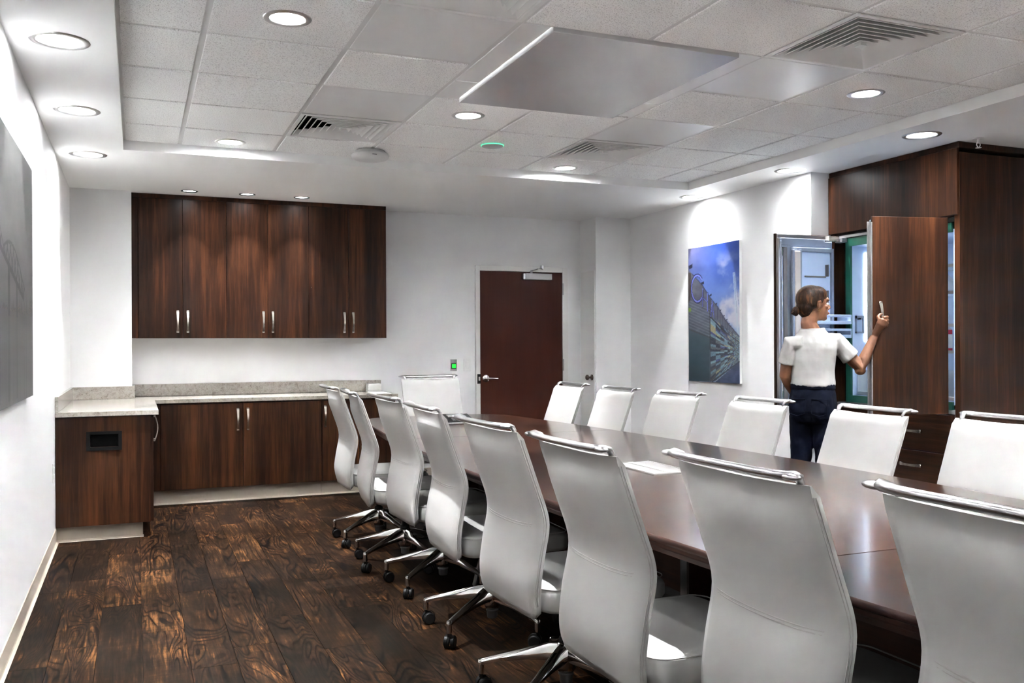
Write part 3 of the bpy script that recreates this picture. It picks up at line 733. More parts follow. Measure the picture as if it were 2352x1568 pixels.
MB().box(-.016, .016, -.185, .185, .0003, .0045).build('bridge', PLATE, pm)
ph = empty('conference_phone', (2.1, 6.12, TZ), math.radians(-8)); tag(ph, 'dark conference phone with keypad on the far end of the table', 'phone')
MB().loft([[(-.11, -.15, .0004), (.11, -.15, .0004), (.11, .15, .0004), (-.11, .15, .0004)], [(-.105, -.145, .016), (.105, -.145, .016), (.1, .14, .05), (-.1, .14, .05)]]).build('base', BLACK, ph)
MB().rbox(-.112, .112, -.156, -.1505, .0004, .012, .002).build('front_trim', SATIN, ph)
for i in range(3):
    for j in range(4): MB().box(-.05+i*.026, -.03+i*.026, -.12+j*.026, -.104+j*.026, .018+j*.003, .024+j*.003).build('key', GREYP, ph)
MB().box(-.06, .06, .02, .1, .036, .047).build('screen', PANELM, ph)

# ------------------------------------------------------------------ chairs
def interp(tab, z):
    for (a, x), (b, y) in zip(tab[:-1], tab[1:]):
        if a <= z <= b: t = (z-a)/(b-a); t = t*t*(3-2*t) if False else t; return x+(y-x)*t
    return tab[0][1] if z < tab[0][0] else tab[-1][1]
def smooth_tab(tab, z, w=.05): return sum(interp(tab, z+d*w) for d in (-1, -.5, 0, .5, 1))/5
REAR = [(.36, -.236), (.42, -.25), (.48, -.25), (.58, -.235), (.675, -.214), (.72, -.218), (.85, -.265), (1.0, -.318)]
def back_center(z): return smooth_tab(REAR, z, .03)
def make_chair(dz):
    t = empty('swivel_chair')
    # five-star base
    hub = MB().lathe([(0, .205), (.03, .205), (.034, .195), (.036, .16), (.04, .12), (.03, .1), (0, .1)], n=24); hub.build('base_hub', POLISH, t, smooth=True)
    for k in range(5):
        a = math.radians(144+72*k); Mx = Matrix.Rotation(a, 4, 'Z')
        rings = []
        for r, z, w, h in ((.02, .172, .026, .032), (.06, .168, .025, .03), (.14, .155, .021, .02), (.24, .133, .016, .0125), (.30, .117, .0145, .0105), (.325, .108, .0135, .011)):
            rings.append([Mx @ Vector((r, w*sx, z+h*sz)) for sx, sz in ((-.35, 1), (.35, 1), (1, .1), (.75, -1), (-.75, -1), (-1, .1))])
        arm = MB().loft(rings); arm.tube([Mx @ Vector(p) for p in ((.318, 0, .116), (.319, 0, .09), (.319, 0, .068))], .0125, 10)
        arm.lathe([(0, .122), (.01, .12), (.0135, .112), (.0135, .1)], c=Mx @ Vector((.319, 0, 0)), n=10)
        ao = arm.build('base_arm', POLISH, t, angle=50)
        sw_ = math.radians((17*k*k+40*k) % 360); Cx = Matrix.Translation(Mx @ Vector((.319, 0, 0))) @ Matrix.Rotation(sw_, 4, 'Z')
        cs = MB()
        for s in (-1, 1):
            cs.lathe([(0, s*.006), (.02, s*.006), (.0275, s*.008), (.0275, s*.02), (.023, s*.024), (0, s*.024)], c=(0.012, 0, .0278), n=20, axis='y', M=Cx)
        cs.tube([Cx @ Vector((0, 0, .07)), Cx @ Vector((0, 0, .05)), Cx @ Vector((.012, 0, .028))], .008, 8)
        cs.lathe([(.029, -.005), (.031, .0), (.029, .005)], c=(.012, 0, .03), n=20, axis='y', M=Cx)
        cs.build('caster', BLACK, ao, angle=40)
    MB().lathe([(0, .055), (.021, .055), (.0235, .06), (.0245, .085), (.028, .088), (.028, .097), (0, .1)], n=20).build('lower_tube', GREYP, t, smooth=True)
    g = MB().lathe([(.0, .2), (.03, .2), (.026, .222), (.016, .225), (.016, .37+dz)], n=18); g.build('gas_lift', BLACK, t, smooth=True)
    mech = MB().loft([[(-.13, -.05, .40+dz), (.1, -.08, .40+dz), (.1, .08, .40+dz), (-.13, .05, .40+dz)], [(-.07, -.04, .33+dz), (.06, -.045, .33+dz), (.06, .045, .33+dz), (-.07, .04, .33+dz)]][::-1]); mech.build('mechanism', BLACK, t)
    MB().tube([(.02, -.08, .365+dz), (.02, -.2, .362+dz)], .005, 8).build('lever', BLACK, t)
    MB().ell((.02, -.225, .362+dz), (.016, .035, .013)).build('lever_knob', SATIN, t, smooth=True)
    # seat cushion: rounded loft
    rings = []
    for z, ins in ((.385, .02), (.39, .008), (.405, .0), (.455, 0), (.468, .006), (.476, .02), (.480, .05)):
        ring = []; X0, X1, YW, R = -.205+ins, .285-ins, .255-ins, max(.06-ins*.4, .02)
        for (cx, cy, a0) in ((X1-R, YW-R, 0), (X0+R, YW-R, 90), (X0+R, -YW+R, 180), (X1-R, -YW+R, 270)):
            for q in range(6):
                a = math.radians(a0+q*18); px = cx+R*math.cos(a)
                ring.append((px, cy+R*math.sin(a), z+dz - (.018*max(0, (px-.18)/.1)**2 if z > .43 else 0)))
        rings.append(ring)
    s_ = MB().loft(rings).build('seat', LEATHER, t, angle=60)
    pip = []
    for (cx, cy, a0) in ((.275-.06, .25-.06, 0), (-.2+.06, .25-.06, 90), (-.2+.06, -.25+.06, 180), (.275-.06, -.25+.06, 270)):
        for q in range(6): a = math.radians(a0+q*18); pip.append((cx+.062*math.cos(a), cy+.062*math.sin(a), .4685+dz))
    MB().tube(pip+[pip[0]], .0022, 6).build('seat_piping', STITCH, s_)
    # backrest shell
    NZ, NY = 26, 14
    zs = [.372+(1.0-.372)*i/NZ for i in range(NZ+1)]
    rings = []
    for z in zs:
        e = min((z-.372)/.05, 1); e = math.sqrt(max(0, 1-(1-e)**2)); te = min((1.0-z)/.012, 1); te = .55+.45*math.sqrt(max(0, 1-(1-te)**2))
        hw_ = .240*(.92+.08*e); th = .037*(.35+.65*e)*te
        c0 = back_center(z); ring = []
        for k in range(NY+1):       # rear face, left to right
            q = 1-2*k/NY; y = hw_*q
            bul = .020*(1-q**4)*(min(1, max(0, (z-.38)/.1)))*(lambda k: k*k*(3-2*k))(min(1, max(0, (.968-z)/.075)))
            scoop = .010*(1-q**2)*max(0, 1-abs(z-.985)/.05)
            ring.append((c0-bul+scoop+ .010*abs(q)**8, y, z+dz - .006*(1-q**2)*max(0, (z-.96)/.04)))
        for k in range(NY+1):       # front face, right to left
            q = -1+2*k/NY; y = hw_*q
            ring.append((c0+th+.004*(q*q)-.010*abs(q)**8, y, z+dz - .006*(1-q**2)*max(0, (z-.96)/.04)))
        rings.append(ring)
    bk = MB().loft(rings).build('backrest', LEATHER, t, angle=75)
    # double stitched crease across the rear and along both edges
    for d in (-.004, .004):
        MB().tube([(back_center(.684)-.020*(1-(q/10)**4)+.010*abs(q/10)**8, .228*q/10, .684+dz+d-.012*(1-(q/10)**2)) for q in range(-10, 11)], .0026, 6).build('stitched_seam', STITCH, bk)
    for s in (-1, 1):
        for dx in (.002, .010):
            MB().tube([(back_center(z)+dx+.010, s*(.240*(.92+.08*math.sqrt(max(0, 1-(1-min(1, (z-.372)/.05))**2)))+.0002), z+dz) for z in zs[2:-1]], .0018, 6).build('edge_piping', STITCH, bk)
    # top bar: flat bow with hooked ends
    pts = []
    H = .222
    for s, rng in ((1, range(0, 6)), (-1, range(5, -1, -1))):
        arc = [(-.297, .205, .985), (-.300, .207, 1.004), (-.309, .211, 1.016), (-.325, .217, 1.020), (-.338, .207, 1.019), (-.342, .17, 1.018)]
        for q in rng: x, y, z = arc[q]; pts.append((x, s*y, z+dz))
    pts = pts[:6]+[(-.343, y, 1.017+dz) for y in (.12, .06, 0, -.06, -.12)]+pts[6:]
    rad = [.009, .010, .012, .016, .017, .0165]+[.0165]*5+[.0165, .017, .016, .012, .010, .009]
    MB().tube(pts, rad, 12, True, .6, (0, 0, 1)).build('top_bar', SATIN, t, smooth=True)
    for s in (-1, 1): MB().ell((-.339, s*.224, 1.019+dz), (.015, .03, .008), 14, 8).build('bar_tip', SATIN, t, smooth=True)
    MB().rbox(-.215, -.1, -.05, .05, .375+dz, .386+dz, .003).build('back_bracket', SATIN, t)
    return t
C_A = make_chair(0.0); C_B = make_chair(-.03); C_H = make_chair(.015)
ORD = ['first', 'second', 'third', 'fourth', 'fifth', 'sixth', 'seventh', 'eighth']
left = [(1.485, 5.93, -1), (1.47, 5.24, -6), (1.52, 4.67, 2), (1.485, 3.85, -2), (1.445, 3.0, 2), (1.43, 2.28, 0), (1.55, 1.70, 0), (1.62, 1.10, 0)]
right = [(2.75, 6.25, 180), (2.74, 5.50, 180), (2.755, 4.77, 181), (2.765, 4.0, 179), (2.79, 3.24, 177), (2.90, 2.60, 181)]
used = set()
def place(src, x, y, r, label, group):
    o = src if src.name not in used else copy_tree(src); used.add(src.name)
    o.location = (x, y, 0); o.rotation_euler = (0, 0, math.radians(r)); tag(o, label, 'chair', group); return o
for i, (x, y, r) in enumerate(left):
    place(C_A, x, y, r, 'white leather swivel chair, open floor side of table, %s from the head chair' % ORD[i], 'chairs on the open floor side')
for i, (x, y, r) in enumerate(right):
    place(C_B, x, y, r, 'white leather swivel chair, refrigerator side of table, %s from the head chair' % ORD[i], 'chairs on the refrigerator side')
place(C_H, 2.215, 6.83, -90, 'white leather swivel chair at the head of the table by the brown door', None)

# ------------------------------------------------------------------ refrigerator cabinet and refrigerator
LINER = plain('fridge_liner_white', (.46, .58, .78, 1), .35)
STEEL = plain('fridge_door_grey', (.26, .31, .40, 1), .4, .2)
GASK = plain('gasket_grey', (.16, .16, .17, 1), .6)
GREEN = plain('green_edge_film', (.008, .085, .055, 1), .4)
LED = glow('fridge_led', (.82, .91, 1.0, 1), .3)
GLASS = plain('shelf_glass', (.8, .9, .95, 1), .05, 0, None, Alpha=.35)
YP0, YP1, YQ0, YQ1, XBK = 4.27, 4.312, 5.395, 5.435, 5.50
rc = empty('refrigerator_cabinet', (5.1, 4.85, 0)); tag(rc, 'tall dark walnut cabinet surrounding the built-in refrigerator', 'cabinet')
def rel(o, c): return tuple(v for i in range(3) for v in (o[2*i]-c[i], o[2*i+1]-c[i]))
RC = (5.1, 4.85, 0)
def rbx(p, name, mat, o, c=.0015): return MB().rbox(*rel(o, p), c).build(name, mat, RCE[p])
RCE = {RC: rc}
rbx(RC, 'side_panel', CAB, (XFR, XBK, YP0, YP1, .0, 2.50))
rbx(RC, 'side_panel', CAB, (XFR, XBK, YQ0, YQ1, .0, 2.56))
rbx(RC, 'back_panel', CAB, (XBK, XBK+.02, YP0, YQ1, .0, 2.56))
rbx(RC, 'bridge_panel', CAB, (XFR-.02, XFR, YP0+.004, YQ1, 2.102, 2.525))
rbx(RC, 'crown_rail', CAB, (XFR-.012, XBK, YP0-.006, YQ1, 2.527, 2.564))
rbx(RC, 'bridge_floor', CAB, (XFR, XBK, YP1, YQ0, 2.10, 2.12))
rbx(RC, 'toe_kick', CREAM, (XFR+.05, XFR+.07, YP1, YQ0, 0, .10))
rbx(RC, 'side_trim', CAB, (XFR-.004, XFR+.02, YP0-.0035, YP0, .0, 2.50), .0005)
RF = (5.1, 4.86, 0); rf = empty('refrigerator', RF); RCE[RF] = rf
tag(rf, 'built-in two-door refrigerator with walnut fronts, lit inside, both doors open', 'refrigerator')
FY0, FY1, FZ0, FZ1, FX0, FX1 = 4.345, 5.245, .905, 2.0, 4.87, 5.42
sh = MB()
for o in ((FX0, FX1, FY1, FY1+.03, FZ0-.02, FZ1+.02), (FX0, FX1, FY0-.03, FY0, FZ0-.02, FZ1+.02), (FX1, FX1+.03, FY0-.03, FY1+.03, FZ0-.02, FZ1+.02), (FX0, FX1, FY0, FY1, FZ1, FZ1+.02), (FX0, FX1, FY0, FY1, FZ0-.02, FZ0)): sh.box(*rel(o, RF))
sh.build('liner', LINER, rf)
gf = MB()
for o in ((FX0-.018, FX0, FY1, FY1+.048, .855, 2.06), (FX0-.018, FX0, FY0, FY1, FZ1, 2.06), (FX0-.018, FX0, FY0, FY1, .855, FZ0)): gf.box(*rel(o, RF))
gf.build('green_flange', GREEN, rf)
rbx(RF, 'side_filler', CAB, (FX0+.06, FX0+.08, FY1+.048, YQ0-.001, .83, 2.10))
rbx(RF, 'top_grille', BLACK, (FX0-.012, FX0+.01, YP1+.005, YQ0-.004, 2.062, 2.097))
rbx(RF, 'hinge_rail', SATIN, (FX0-.03, FX0-.013, 4.95, YQ0-.05, 2.064, 2.084))
rbx(RF, 'lower_grille', GASK, (FX0-.012, FX0+.01, YP1+.004, YQ0-.004, .826, .854))
for y, tilt in ((FY1-.012, 1), (FY0+.012, -1)):
    for a, b in ((1.30, 1.50), (1.506, 1.72), (1.726, 1.955)):
        rbx(RF, 'light_strip', LED, (4.985, 5.035, min(y, y+.009*tilt), max(y, y+.009*tilt), a, b), .002)
ni = MB(); X0, X1, Z0, Z1 = 4.895, 4.97, 1.36, 1.49
ni.box(*rel((X0, X1, FY1-.012, FY1-.001, Z0, Z0+.012), RF)).box(*rel((X0, X1, FY1-.012, FY1-.001, Z1-.02, Z1), RF)).box(*rel((X0, X0+.008, FY1-.012, FY1-.001, Z0, Z1), RF)).box(*rel((X1-.008, X1, FY1-.012, FY1-.001, Z0, Z1), RF))
nio = ni.build('water_dispenser', STEEL, rf)
MB().box(*rel((4.92, 4.935, FY1-.02, FY1-.001, 1.462, 1.472), RF)).build('spout', BLACK, nio)
for z in (1.22, 1.40, 1.62, 1.80): MB().box(*rel((5.06, 5.40, FY0+.01, FY1-.01, z, z+.008), RF)).build('glass_shelf', GLASS, rf); MB().box(*rel((5.05, 5.06, FY0+.01, FY1-.01, z-.004, z+.016), RF)).build('shelf_trim', SATIN, rf)
bn = MB()
for o in ((4.905, 4.917, FY0+.02, FY1-.012, .925, 1.09), (5.38, 5.39, FY0+.02, FY1-.012, .925, 1.09), (4.917, 5.38, FY0+.02, FY0+.03, .925, 1.09), (4.917, 5.38, FY1-.022, FY1-.012, .925, 1.09), (4.905, 5.39, FY0+.02, FY1-.012, .91, .925)): bn.box(*rel(o, RF))
bn.build('crisper_drawer', GLASS, rf)
rbx(RF, 'crisper_trim', SATIN, (4.898, 4.906, FY0+.02, FY1-.012, .912, .935))
for (z0, z1, hz) in ((.575, .822, .70), (.115, .568, .471)):
    d = rbx(RF, 'drawer_front', CABH, (4.815, 4.84, YP1+.002, YQ0-.002, z0, z1))
    MB().box(*rel((4.8405, 5.4, YP1+.006, YQ0-.006, z0+.01, z1-.005), RF)).build('drawer_box', GASK, d)
    for y in (4.647, 5.06): pull(d, (4.815-RF[0], y-RF[1], hz), -PI/2, True)
# left door (folded back square to the front)
def door_part(root, name, mat, L0, L1, T0, T1, z0, z1, Mx, c=.0015, par=None):
    o = MB().rbox(L0, L1, T0, T1, z0, z1, c, Mx).build(name, mat, par or root); return o
W0 = .50
def fr_door(hx, hy, ang, mirror):
    # local frame: u from hinge to free edge, t from the walnut face inwards
    d = Vector((math.cos(ang), math.sin(ang), 0)); n = Vector((-d.y, d.x, 0))*(1 if not mirror else -1)
    Mx = Matrix(((d.x, n.x, 0, hx-RF[0]), (d.y, n.y, 0, hy-RF[1]), (0, 0, 1, 0), (0, 0, 0, 1)))
    return Mx
# right door
th = math.radians(76.4); hx, hy = 4.80, 4.325
Mr = fr_door(hx, hy, math.atan2(math.cos(th), -math.sin(th)), True)
WR = .52
rd = door_part(rf, 'walnut_door', CAB, 0, WR, 0, .02, .832, 2.086, Mr)
door_part(rf, 'door_core', STEEL, .012, WR-.012, .021, .06, .845, 2.07, Mr, .003, rd)
door_part(rf, 'door_liner', LINER, .04, WR-.04, .0605, .09, .90, 2.02, Mr, .01, rd)
door_part(rf, 'door_edge_trim', SATIN, WR, WR+.008, .001, .022, .832, 2.05, Mr, .001, rd)
door_part(rf, 'door_edge_trim', SATIN, WR-.008, WR+.022, .023, .03, .832, 2.055, Mr, .001, rd)
for z in (.98, 1.50, 1.93): door_part(rf, 'hinge_screw', CHROME, WR+.0085, WR+.0105, .008, .014, z, z+.012, Mr, .0005, rd)
door_part(rf, 'hinge_block', SATIN, .0, .03, .03, .06, 2.02, 2.06, Mr, .002, rd)
o = pull(rd, (0, 0, 0)); Hm = Mr @ Matrix.Translation((WR-.047, 0, 1.455)); o.matrix_local = Hm @ Matrix.Rotation(PI, 4, 'Z') @ Matrix.Scale(-1, 4, (0, 1, 0)) if False else Mr @ Matrix.Translation((WR-.047, 0, 1.455))
# left door, u runs from hinge (x 4.80) towards the room
Ml = fr_door(4.80, 5.405, PI, False)
WL = .512
ldr = door_part(rf, 'walnut_door', CAB, 0, WL, 0, .02, .832, 2.086, Ml)
door_part(rf, 'door_core', STEEL, .02, WL-.02, .021, .055, .845, 2.035, Ml, .003, ldr)
door_part(rf, 'top_channel', SATIN, .0, WL-.008, .0205, .03, 2.05, 2.082, Ml, .002, ldr)
door_part(rf, 'top_channel', STEEL, .09, WL-.03, .0305, .06, 2.0, 2.052, Ml, .002, ldr)
door_part(rf, 'door_edge_trim', SATIN, WL-.02, WL-.006, .0205, .05, .84, 2.05, Ml, .001, ldr)
door_part(rf, 'door_edge_trim', CHROME, WL-.034, WL-.026, .055, .062, .845, 1.985, Ml, .001, ldr)
door_part(rf, 'gasket', GASK, WL-.075, WL-.04, .0555, .064, .86, 1.985, Ml, .003, ldr)
lin_ = MB()
for (a, b, z0, z1) in ((.03, .05, .86, 1.985), (.375, .40, .86, 1.985), (.05, .375, 1.955, 1.985), (.05, .375, .86, .89)): lin_.rbox(a, b, .0555, .085, z0, z1, .003, Ml)
lin_.build('liner_rim', STEEL, ldr)
door_part(rf, 'door_liner', LINER, .05, .375, .0555, .066, .89, 1.955, Ml, .002, ldr)
mu = door_part(rf, 'flip_mullion', plain('mullion_putty', (.55, .5, .46, 1), .4), WL-.155, WL-.108, .086, .11, .86, 1.955, Ml, .004, ldr)
door_part(rf, 'flip_mullion_edge', STEEL, WL-.172, WL-.156, .086, .105, .86, 1.965, Ml, .002, ldr)
door_part(rf, 'flip_mullion_edge', STEEL, WL-.107, WL-.088, .086, .105, .86, 1.965, Ml, .002, ldr)
for z in (1.79, 1.60, 1.10):
    bk_ = MB(); bk_.rbox(.095, .29, .067, .075, z-.02, z-.008, .002, Ml); bk_.box(.092, .097, .067, .10, z-.012, z+.075, Ml); bk_.build('shelf_bracket', GASK, ldr)
for z in (1.44, 1.34):
    sb = MB(); 
    for zz in (z, z+.045): sb.rbox(-.02, .33, .20, .207, zz-.009, zz+.009, .002, Ml); 
    sb.box(-.02, -.012, .068, .206, z-.009, z+.054, Ml); sb.box(.322, .33, .068, .206, z-.009, z+.054, Ml); sb.box(-.02, .33, .068, .206, z-.014, z-.009, Ml); sb.build('door_bin', LINER, ldr)
hg = MB().rbox(*rel((4.705, 4.80, 5.30, 5.34, 2.035, 2.075), RF), .003); hg.build('hinge_arm', NICKEL, ldr)
MB().rbox(*rel((4.80, 4.85, 5.27, 5.345, 2.03, 2.062), RF), .003).build('hinge_arm', GASK, ldr)
MB().rbox(*rel((4.76, 4.83, 5.27, 5.345, .835, .852), RF), .003).build('hinge_arm', SATIN, ldr)
# food inside
def thing_at(name, loc, label, cat): e = empty(name, loc); tag(e, label, cat); return e
cn = thing_at('drink_carton', (5.24, 4.76, 1.2285), 'red and white drink carton on a refrigerator shelf', 'carton')
MB().rbox(-.04, .04, -.04, .04, 0, .15, .004).build('box', plain('carton_red', (.55, .02, .05, 1), .4), cn); MB().rbox(-.0405, .0405, -.0405, .01, .02, .12, .002).build('white_band', PAPER, cn)
MB().loft([[(-.04, -.04, .15), (.04, -.04, .15), (.04, .04, .15), (-.04, .04, .15)], [(-.04, -.004, .175), (.04, -.004, .175), (.04, .004, .175), (-.04, .004, .175)]]).build('gable_top', PAPER, cn)
bl = plain('blue_film', (.05, .16, .5, 1), .25)
for (x, y, z, nm, lb) in ((5.25, 4.75, .926, 'blue_bag', 'crumpled blue plastic bag in the refrigerator drawer, hinge side'), (5.0, 5.17, .926, 'blue_bag', 'crumpled blue plastic bag in the refrigerator drawer, dispenser side')):
    bg = MB(); r_ = random.Random(int(x*100))
    bm_ = bmesh.new(); bmesh.ops.create_icosphere(bm_, subdivisions=3, radius=1)
    for v in bm_.verts: f = 1+.16*math.sin(v.co.x*9+v.co.z*5)*math.cos(v.co.y*8)+r_.uniform(-.05, .05); v.co = Vector((v.co.x*.06*f, v.co.y*.05*f, .07+max(v.co.z*f, -.98)*.07))
    ob = bg.bm(bm_).build(nm, bl, smooth=True, loc=(x, y, z+.0005)); tag(ob, lb, 'bag')
jr = thing_at('jar', (5.22, 4.745, 1.4085), 'glass jar with yellow lid on a refrigerator shelf', 'jar')
MB().lathe([(0, 0), (.035, 0), (.037, .01), (.037, .07), (.03, .085), (0, .085)], n=20).build('glass_body', plain('jar_glass', (.6, .7, .8, 1), .1), jr, smooth=True); MB().lathe([(.031, .086), (.032, .1), (0, .101)], n=20).build('lid', plain('yellow_lid', (.7, .55, .05, 1), .4), jr)
ct = thing_at('milk_jug', (5.25, 4.77, 1.6285), 'white plastic milk jug on the upper refrigerator shelf', 'jug')
MB().loft([[(sx*a, sy*a, z) for sx, sy in ((1, 1), (-1, 1), (-1, -1), (1, -1))] for a, z in ((.045, 0), (.05, .01), (.05, .09), (.02, .14), (.018, .15))]).build('body', WHITEP, ct); MB().lathe([(.02, .15), (.02, .165), (0, .165)], n=14).build('cap', plain('blue_cap', (.05, .2, .6, 1), .4), ct)
# ------------------------------------------------------------------ person at the refrigerator
SKIN = NT('skin'); _n = SKIN.noise(SKIN.coords(jitter=False), 14, 3)
SKIN.col(SKIN.ramp(_n, [(.35, lin(112, 73, 50)), (.65, lin(124, 82, 58))])); SKIN.set(Roughness=.5, Subsurface_Weight=.08, Subsurface_Radius=(.01, .004, .002)); SKIN = SKIN.m
def hair_mat():
    t = NT('brown_hair'); v = t.coords((1, 1, .16), False); n = t.noise(v, 75, 3, .6, .5); b = t.noise(t.coords((1, 1, .4), False), 14, 2)
    f = t.math('ADD', t.math('MULTIPLY', n, .7), t.math('MULTIPLY', b, .35))
    t.col(t.ramp(f, [(.36, lin(14, 7, 3)), (.55, lin(40, 22, 11)), (.76, lin(104, 66, 34))])); t.set(Roughness=.5, Specular_IOR_Level=.2); t.bump(n, .5, .002); return t.m
HAIR = hair_mat()
def cloth(name, c, sc, st, folds=.0):
    t = NT(name); v = t.coords((1, 1, .55), False); n = t.noise(v, sc, 2, .5, .8); t.col(c); t.set(Roughness=.85, Sheen_Weight=.1)
    t.bump(n, st, .012); return t.m
SHIRT = cloth('white_cotton', (.32, .313, .306, 1), 9, .55); JEAN = NT('dark_denim')
_v = JEAN.coords((1, 1, .5), False); _a = JEAN.noise(_v, 7, 3, .6, .6); JEAN.col(JEAN.ramp(_a, [(.35, lin(3, 5, 13)), (.65, lin(8, 13, 27))])); JEAN.set(Roughness=.9, Specular_IOR_Level=.1); JEAN.bump(_a, .6, .012); JEAN = JEAN.m
PW_ = empty('person', (3.95, 4.6, 0), math.radians(-40.7)); tag(PW_, 'person in white t-shirt and dark jeans pulling open the refrigerator door', 'person')
def remesh(o, vox, it=4):
    m = o.modifiers.new('remesh', 'REMESH'); m.mode = 'VOXEL'; m.voxel_size = vox; m.use_smooth_shade = True
    s = o.modifiers.new('smooth', 'SMOOTH'); s.iterations = it; s.factor = .5
def folds(o, size, strength, name):
    tx = bpy.data.textures.new(name, 'CLOUDS'); tx.noise_scale = size; tx.noise_depth = 1
    d = o.modifiers.new('folds', 'DISPLACE'); d.texture = tx; d.strength = strength; d.mid_level = .5; d.texture_coords = 'LOCAL'
def ring(c, rx, ry, yaw=0, n=20, pw=2.2):
    out = []
    for k in range(n):
        a = 2*PI*k/n; ca, sa = math.cos(a), math.sin(a)
        x = rx*math.copysign(abs(ca)**(2/pw), ca); y = ry*math.copysign(abs(sa)**(2/pw), sa)
        out.append((c[0]+x*math.cos(yaw)-y*math.sin(yaw), c[1]+x*math.sin(yaw)+y*math.cos(yaw), c[2]))
    return out
TY = math.radians(-14)
# body (skin): neck, head, arms, hands, torso core, legs - fused into one surface
B = MB()
B.loft([ring((0, .01, z), rx, ry, TY) for z, rx, ry in ((.86, .125, .10), (.95, .128, .10), (1.05, .108, .08), (1.17, .118, .085), (1.26, .120, .080), (1.31, .09, .068), (1.35, .065, .058), (1.375, .058, .055))])
HC = Vector((.008, .02, 1.535)); PSI = math.radians(27)
HM = Matrix.Translation(HC) @ Matrix.Rotation(PSI, 4, 'Z')
def H(p): return HM @ Vector(p)
B.tube([(0.0, .01, 1.34), H((-.035, 0, -.12)), H((-.015, 0, -.05))], [.062, .050, .052], 16)
B.ell((-.012, 0, .022), (.092, .073, .088), 24, 16, HM); B.ell((.034, 0, -.03), (.056, .054, .075), 20, 14, HM)
B.ell((.066, 0, -.088), (.022, .022, .018), 12, 8, HM); B.ell((.045, 0, -.075), (.038, .042, .03), 14, 8, HM)
B.ell((.07, 0, .028), (.022, .048, .022), 14, 8, HM)
B.tube([H((.082, 0, .012)), H((.098, 0, -.012)), H((.106, 0, -.026))], [.007, .010, .012], 10)
for s in (-1, 1):
    B.ell((.094, s*.011, -.03), (.009, .008, .007), 8, 6, HM); B.ell((.06, s*.034, -.02), (.02, .02, .018), 10, 8, HM)
    B.tube([H((-.008, s*.070, -.03)), H((-.014, s*.082, -.01)), H((-.012, s*.084, .012)), H((.006, s*.076, .016)), H((.008, s*.072, -.006))], [.006, .007, .008, .007, .006], 8)
    B.ell((-.004, s*.074, -.008), (.014, .006, .022), 10, 8, HM)
B.ell((.087, 0, -.053), (.011, .022, .006), 12, 8, HM); B.ell((.084, 0, -.063), (.011, .02, .007), 12, 8, HM)
# arms
SR, ER, WRi = Vector((.142, .035, 1.300)), Vector((.283, .075, 1.128)), Vector((.372, .125, 1.335))
B.tube([(.07, .02, 1.285), SR, SR.lerp(ER, .35), SR.lerp(ER, .75), ER, ER.lerp(WRi, .25), ER.lerp(WRi, .7), WRi], [.04, .045, .045, .040, .038, .038, .029, .024], 16)
B.ell(ER-Vector((0, .0, .012)), (.034, .034, .03))
SL, EL, WLw = Vector((-.132, -.03, 1.285)), Vector((-.168, .0, 1.08)), Vector((-.10, .17, .93))
B.tube([(-.06, 0, 1.275), SL, SL.lerp(EL, .4), EL, EL.lerp(WLw, .3), WLw], [.04, .042, .042, .036, .036, .024], 16)
B.ell(WLw+Vector((.02, .05, -.03)), (.03, .045, .038))
for i in range(4): B.tube([WLw+Vector((.0+i*.014, .07, -.04)), WLw+Vector((.005+i*.014, .105-i*.004, -.055)), WLw+Vector((.008+i*.013, .115-i*.004, -.085))], [.009, .008, .007], 8)
B.tube([WLw+Vector((.03, .02, -.01)), WLw+Vector((.06, .05, -.02)), WLw+Vector((.07, .08, -.03))], [.011, .01, .008], 8)
# right hand closed round the vertical pull
gw = Mr @ Vector((WR-.047, -.026, 1.455)) + Vector(RF); gl = PW_.matrix_basis.inverted() if False else None
def to_local(p):
    d = Vector(p)-Vector((3.95, 4.6, 0)); a = math.radians(-40.7)
    return Vector((d.x*math.cos(a)+d.y*math.sin(a), -d.x*math.sin(a)+d.y*math.cos(a), d.z))
G = to_local(gw); G.z = 1.43
nl = to_local(Vector((3.95, 4.6, 0))+(Mr.to_3x3() @ Vector((0, -1, 0)))); ul = to_local(Vector((3.95, 4.6, 0))+(Mr.to_3x3() @ Vector((1, 0, 0))))   # out of the door, towards free edge
nl.z = ul.z = 0
def P(t, o, z): return G+ul*t+nl*o+Vector((0, 0, z))
palm = P(.022, .03, -.022)
B.tube([WRi, WRi.lerp(palm, .5), palm, P(.012, .034, .004)], [.023, .026, .031, .026], 14)
B.ell(palm, (.026, .026, .036))
for i, (dz_, L) in enumerate(((.018, 1.0), (-.001, 1.06), (-.020, 1.0), (-.037, .86))):
    B.tube([P(.014, .036, dz_-.004), P(-.008, .034*L, dz_), P(-.026*L, .018, dz_+.002), P(-.026*L, -.002, dz_+.003), P(-.008, -.014, dz_+.003)], [.0105, .0105, .0098, .009, .008], 10)
B.tube([P(.03, .02, .0), P(.03, .004, .022), P(.014, -.002, .036), P(-.004, .002, .04)], [.012, .011, .0095, .008], 10)
# legs core and feet
for s in (-1, 1): B.tube([(s*.065*math.cos(TY), .01+s*.065*math.sin(TY), .88), (s*.074*math.cos(TY), .01+s*.074*math.sin(TY), .5), (s*.08*math.cos(TY), .0+s*.08*math.sin(TY), .1), (s*.082*math.cos(TY), .01+s*.082*math.sin(TY), .06)], [.06, .042, .032, .033], 14)
body = B.build('body', SKIN, PW_, smooth=True); remesh(body, .0042, 3)
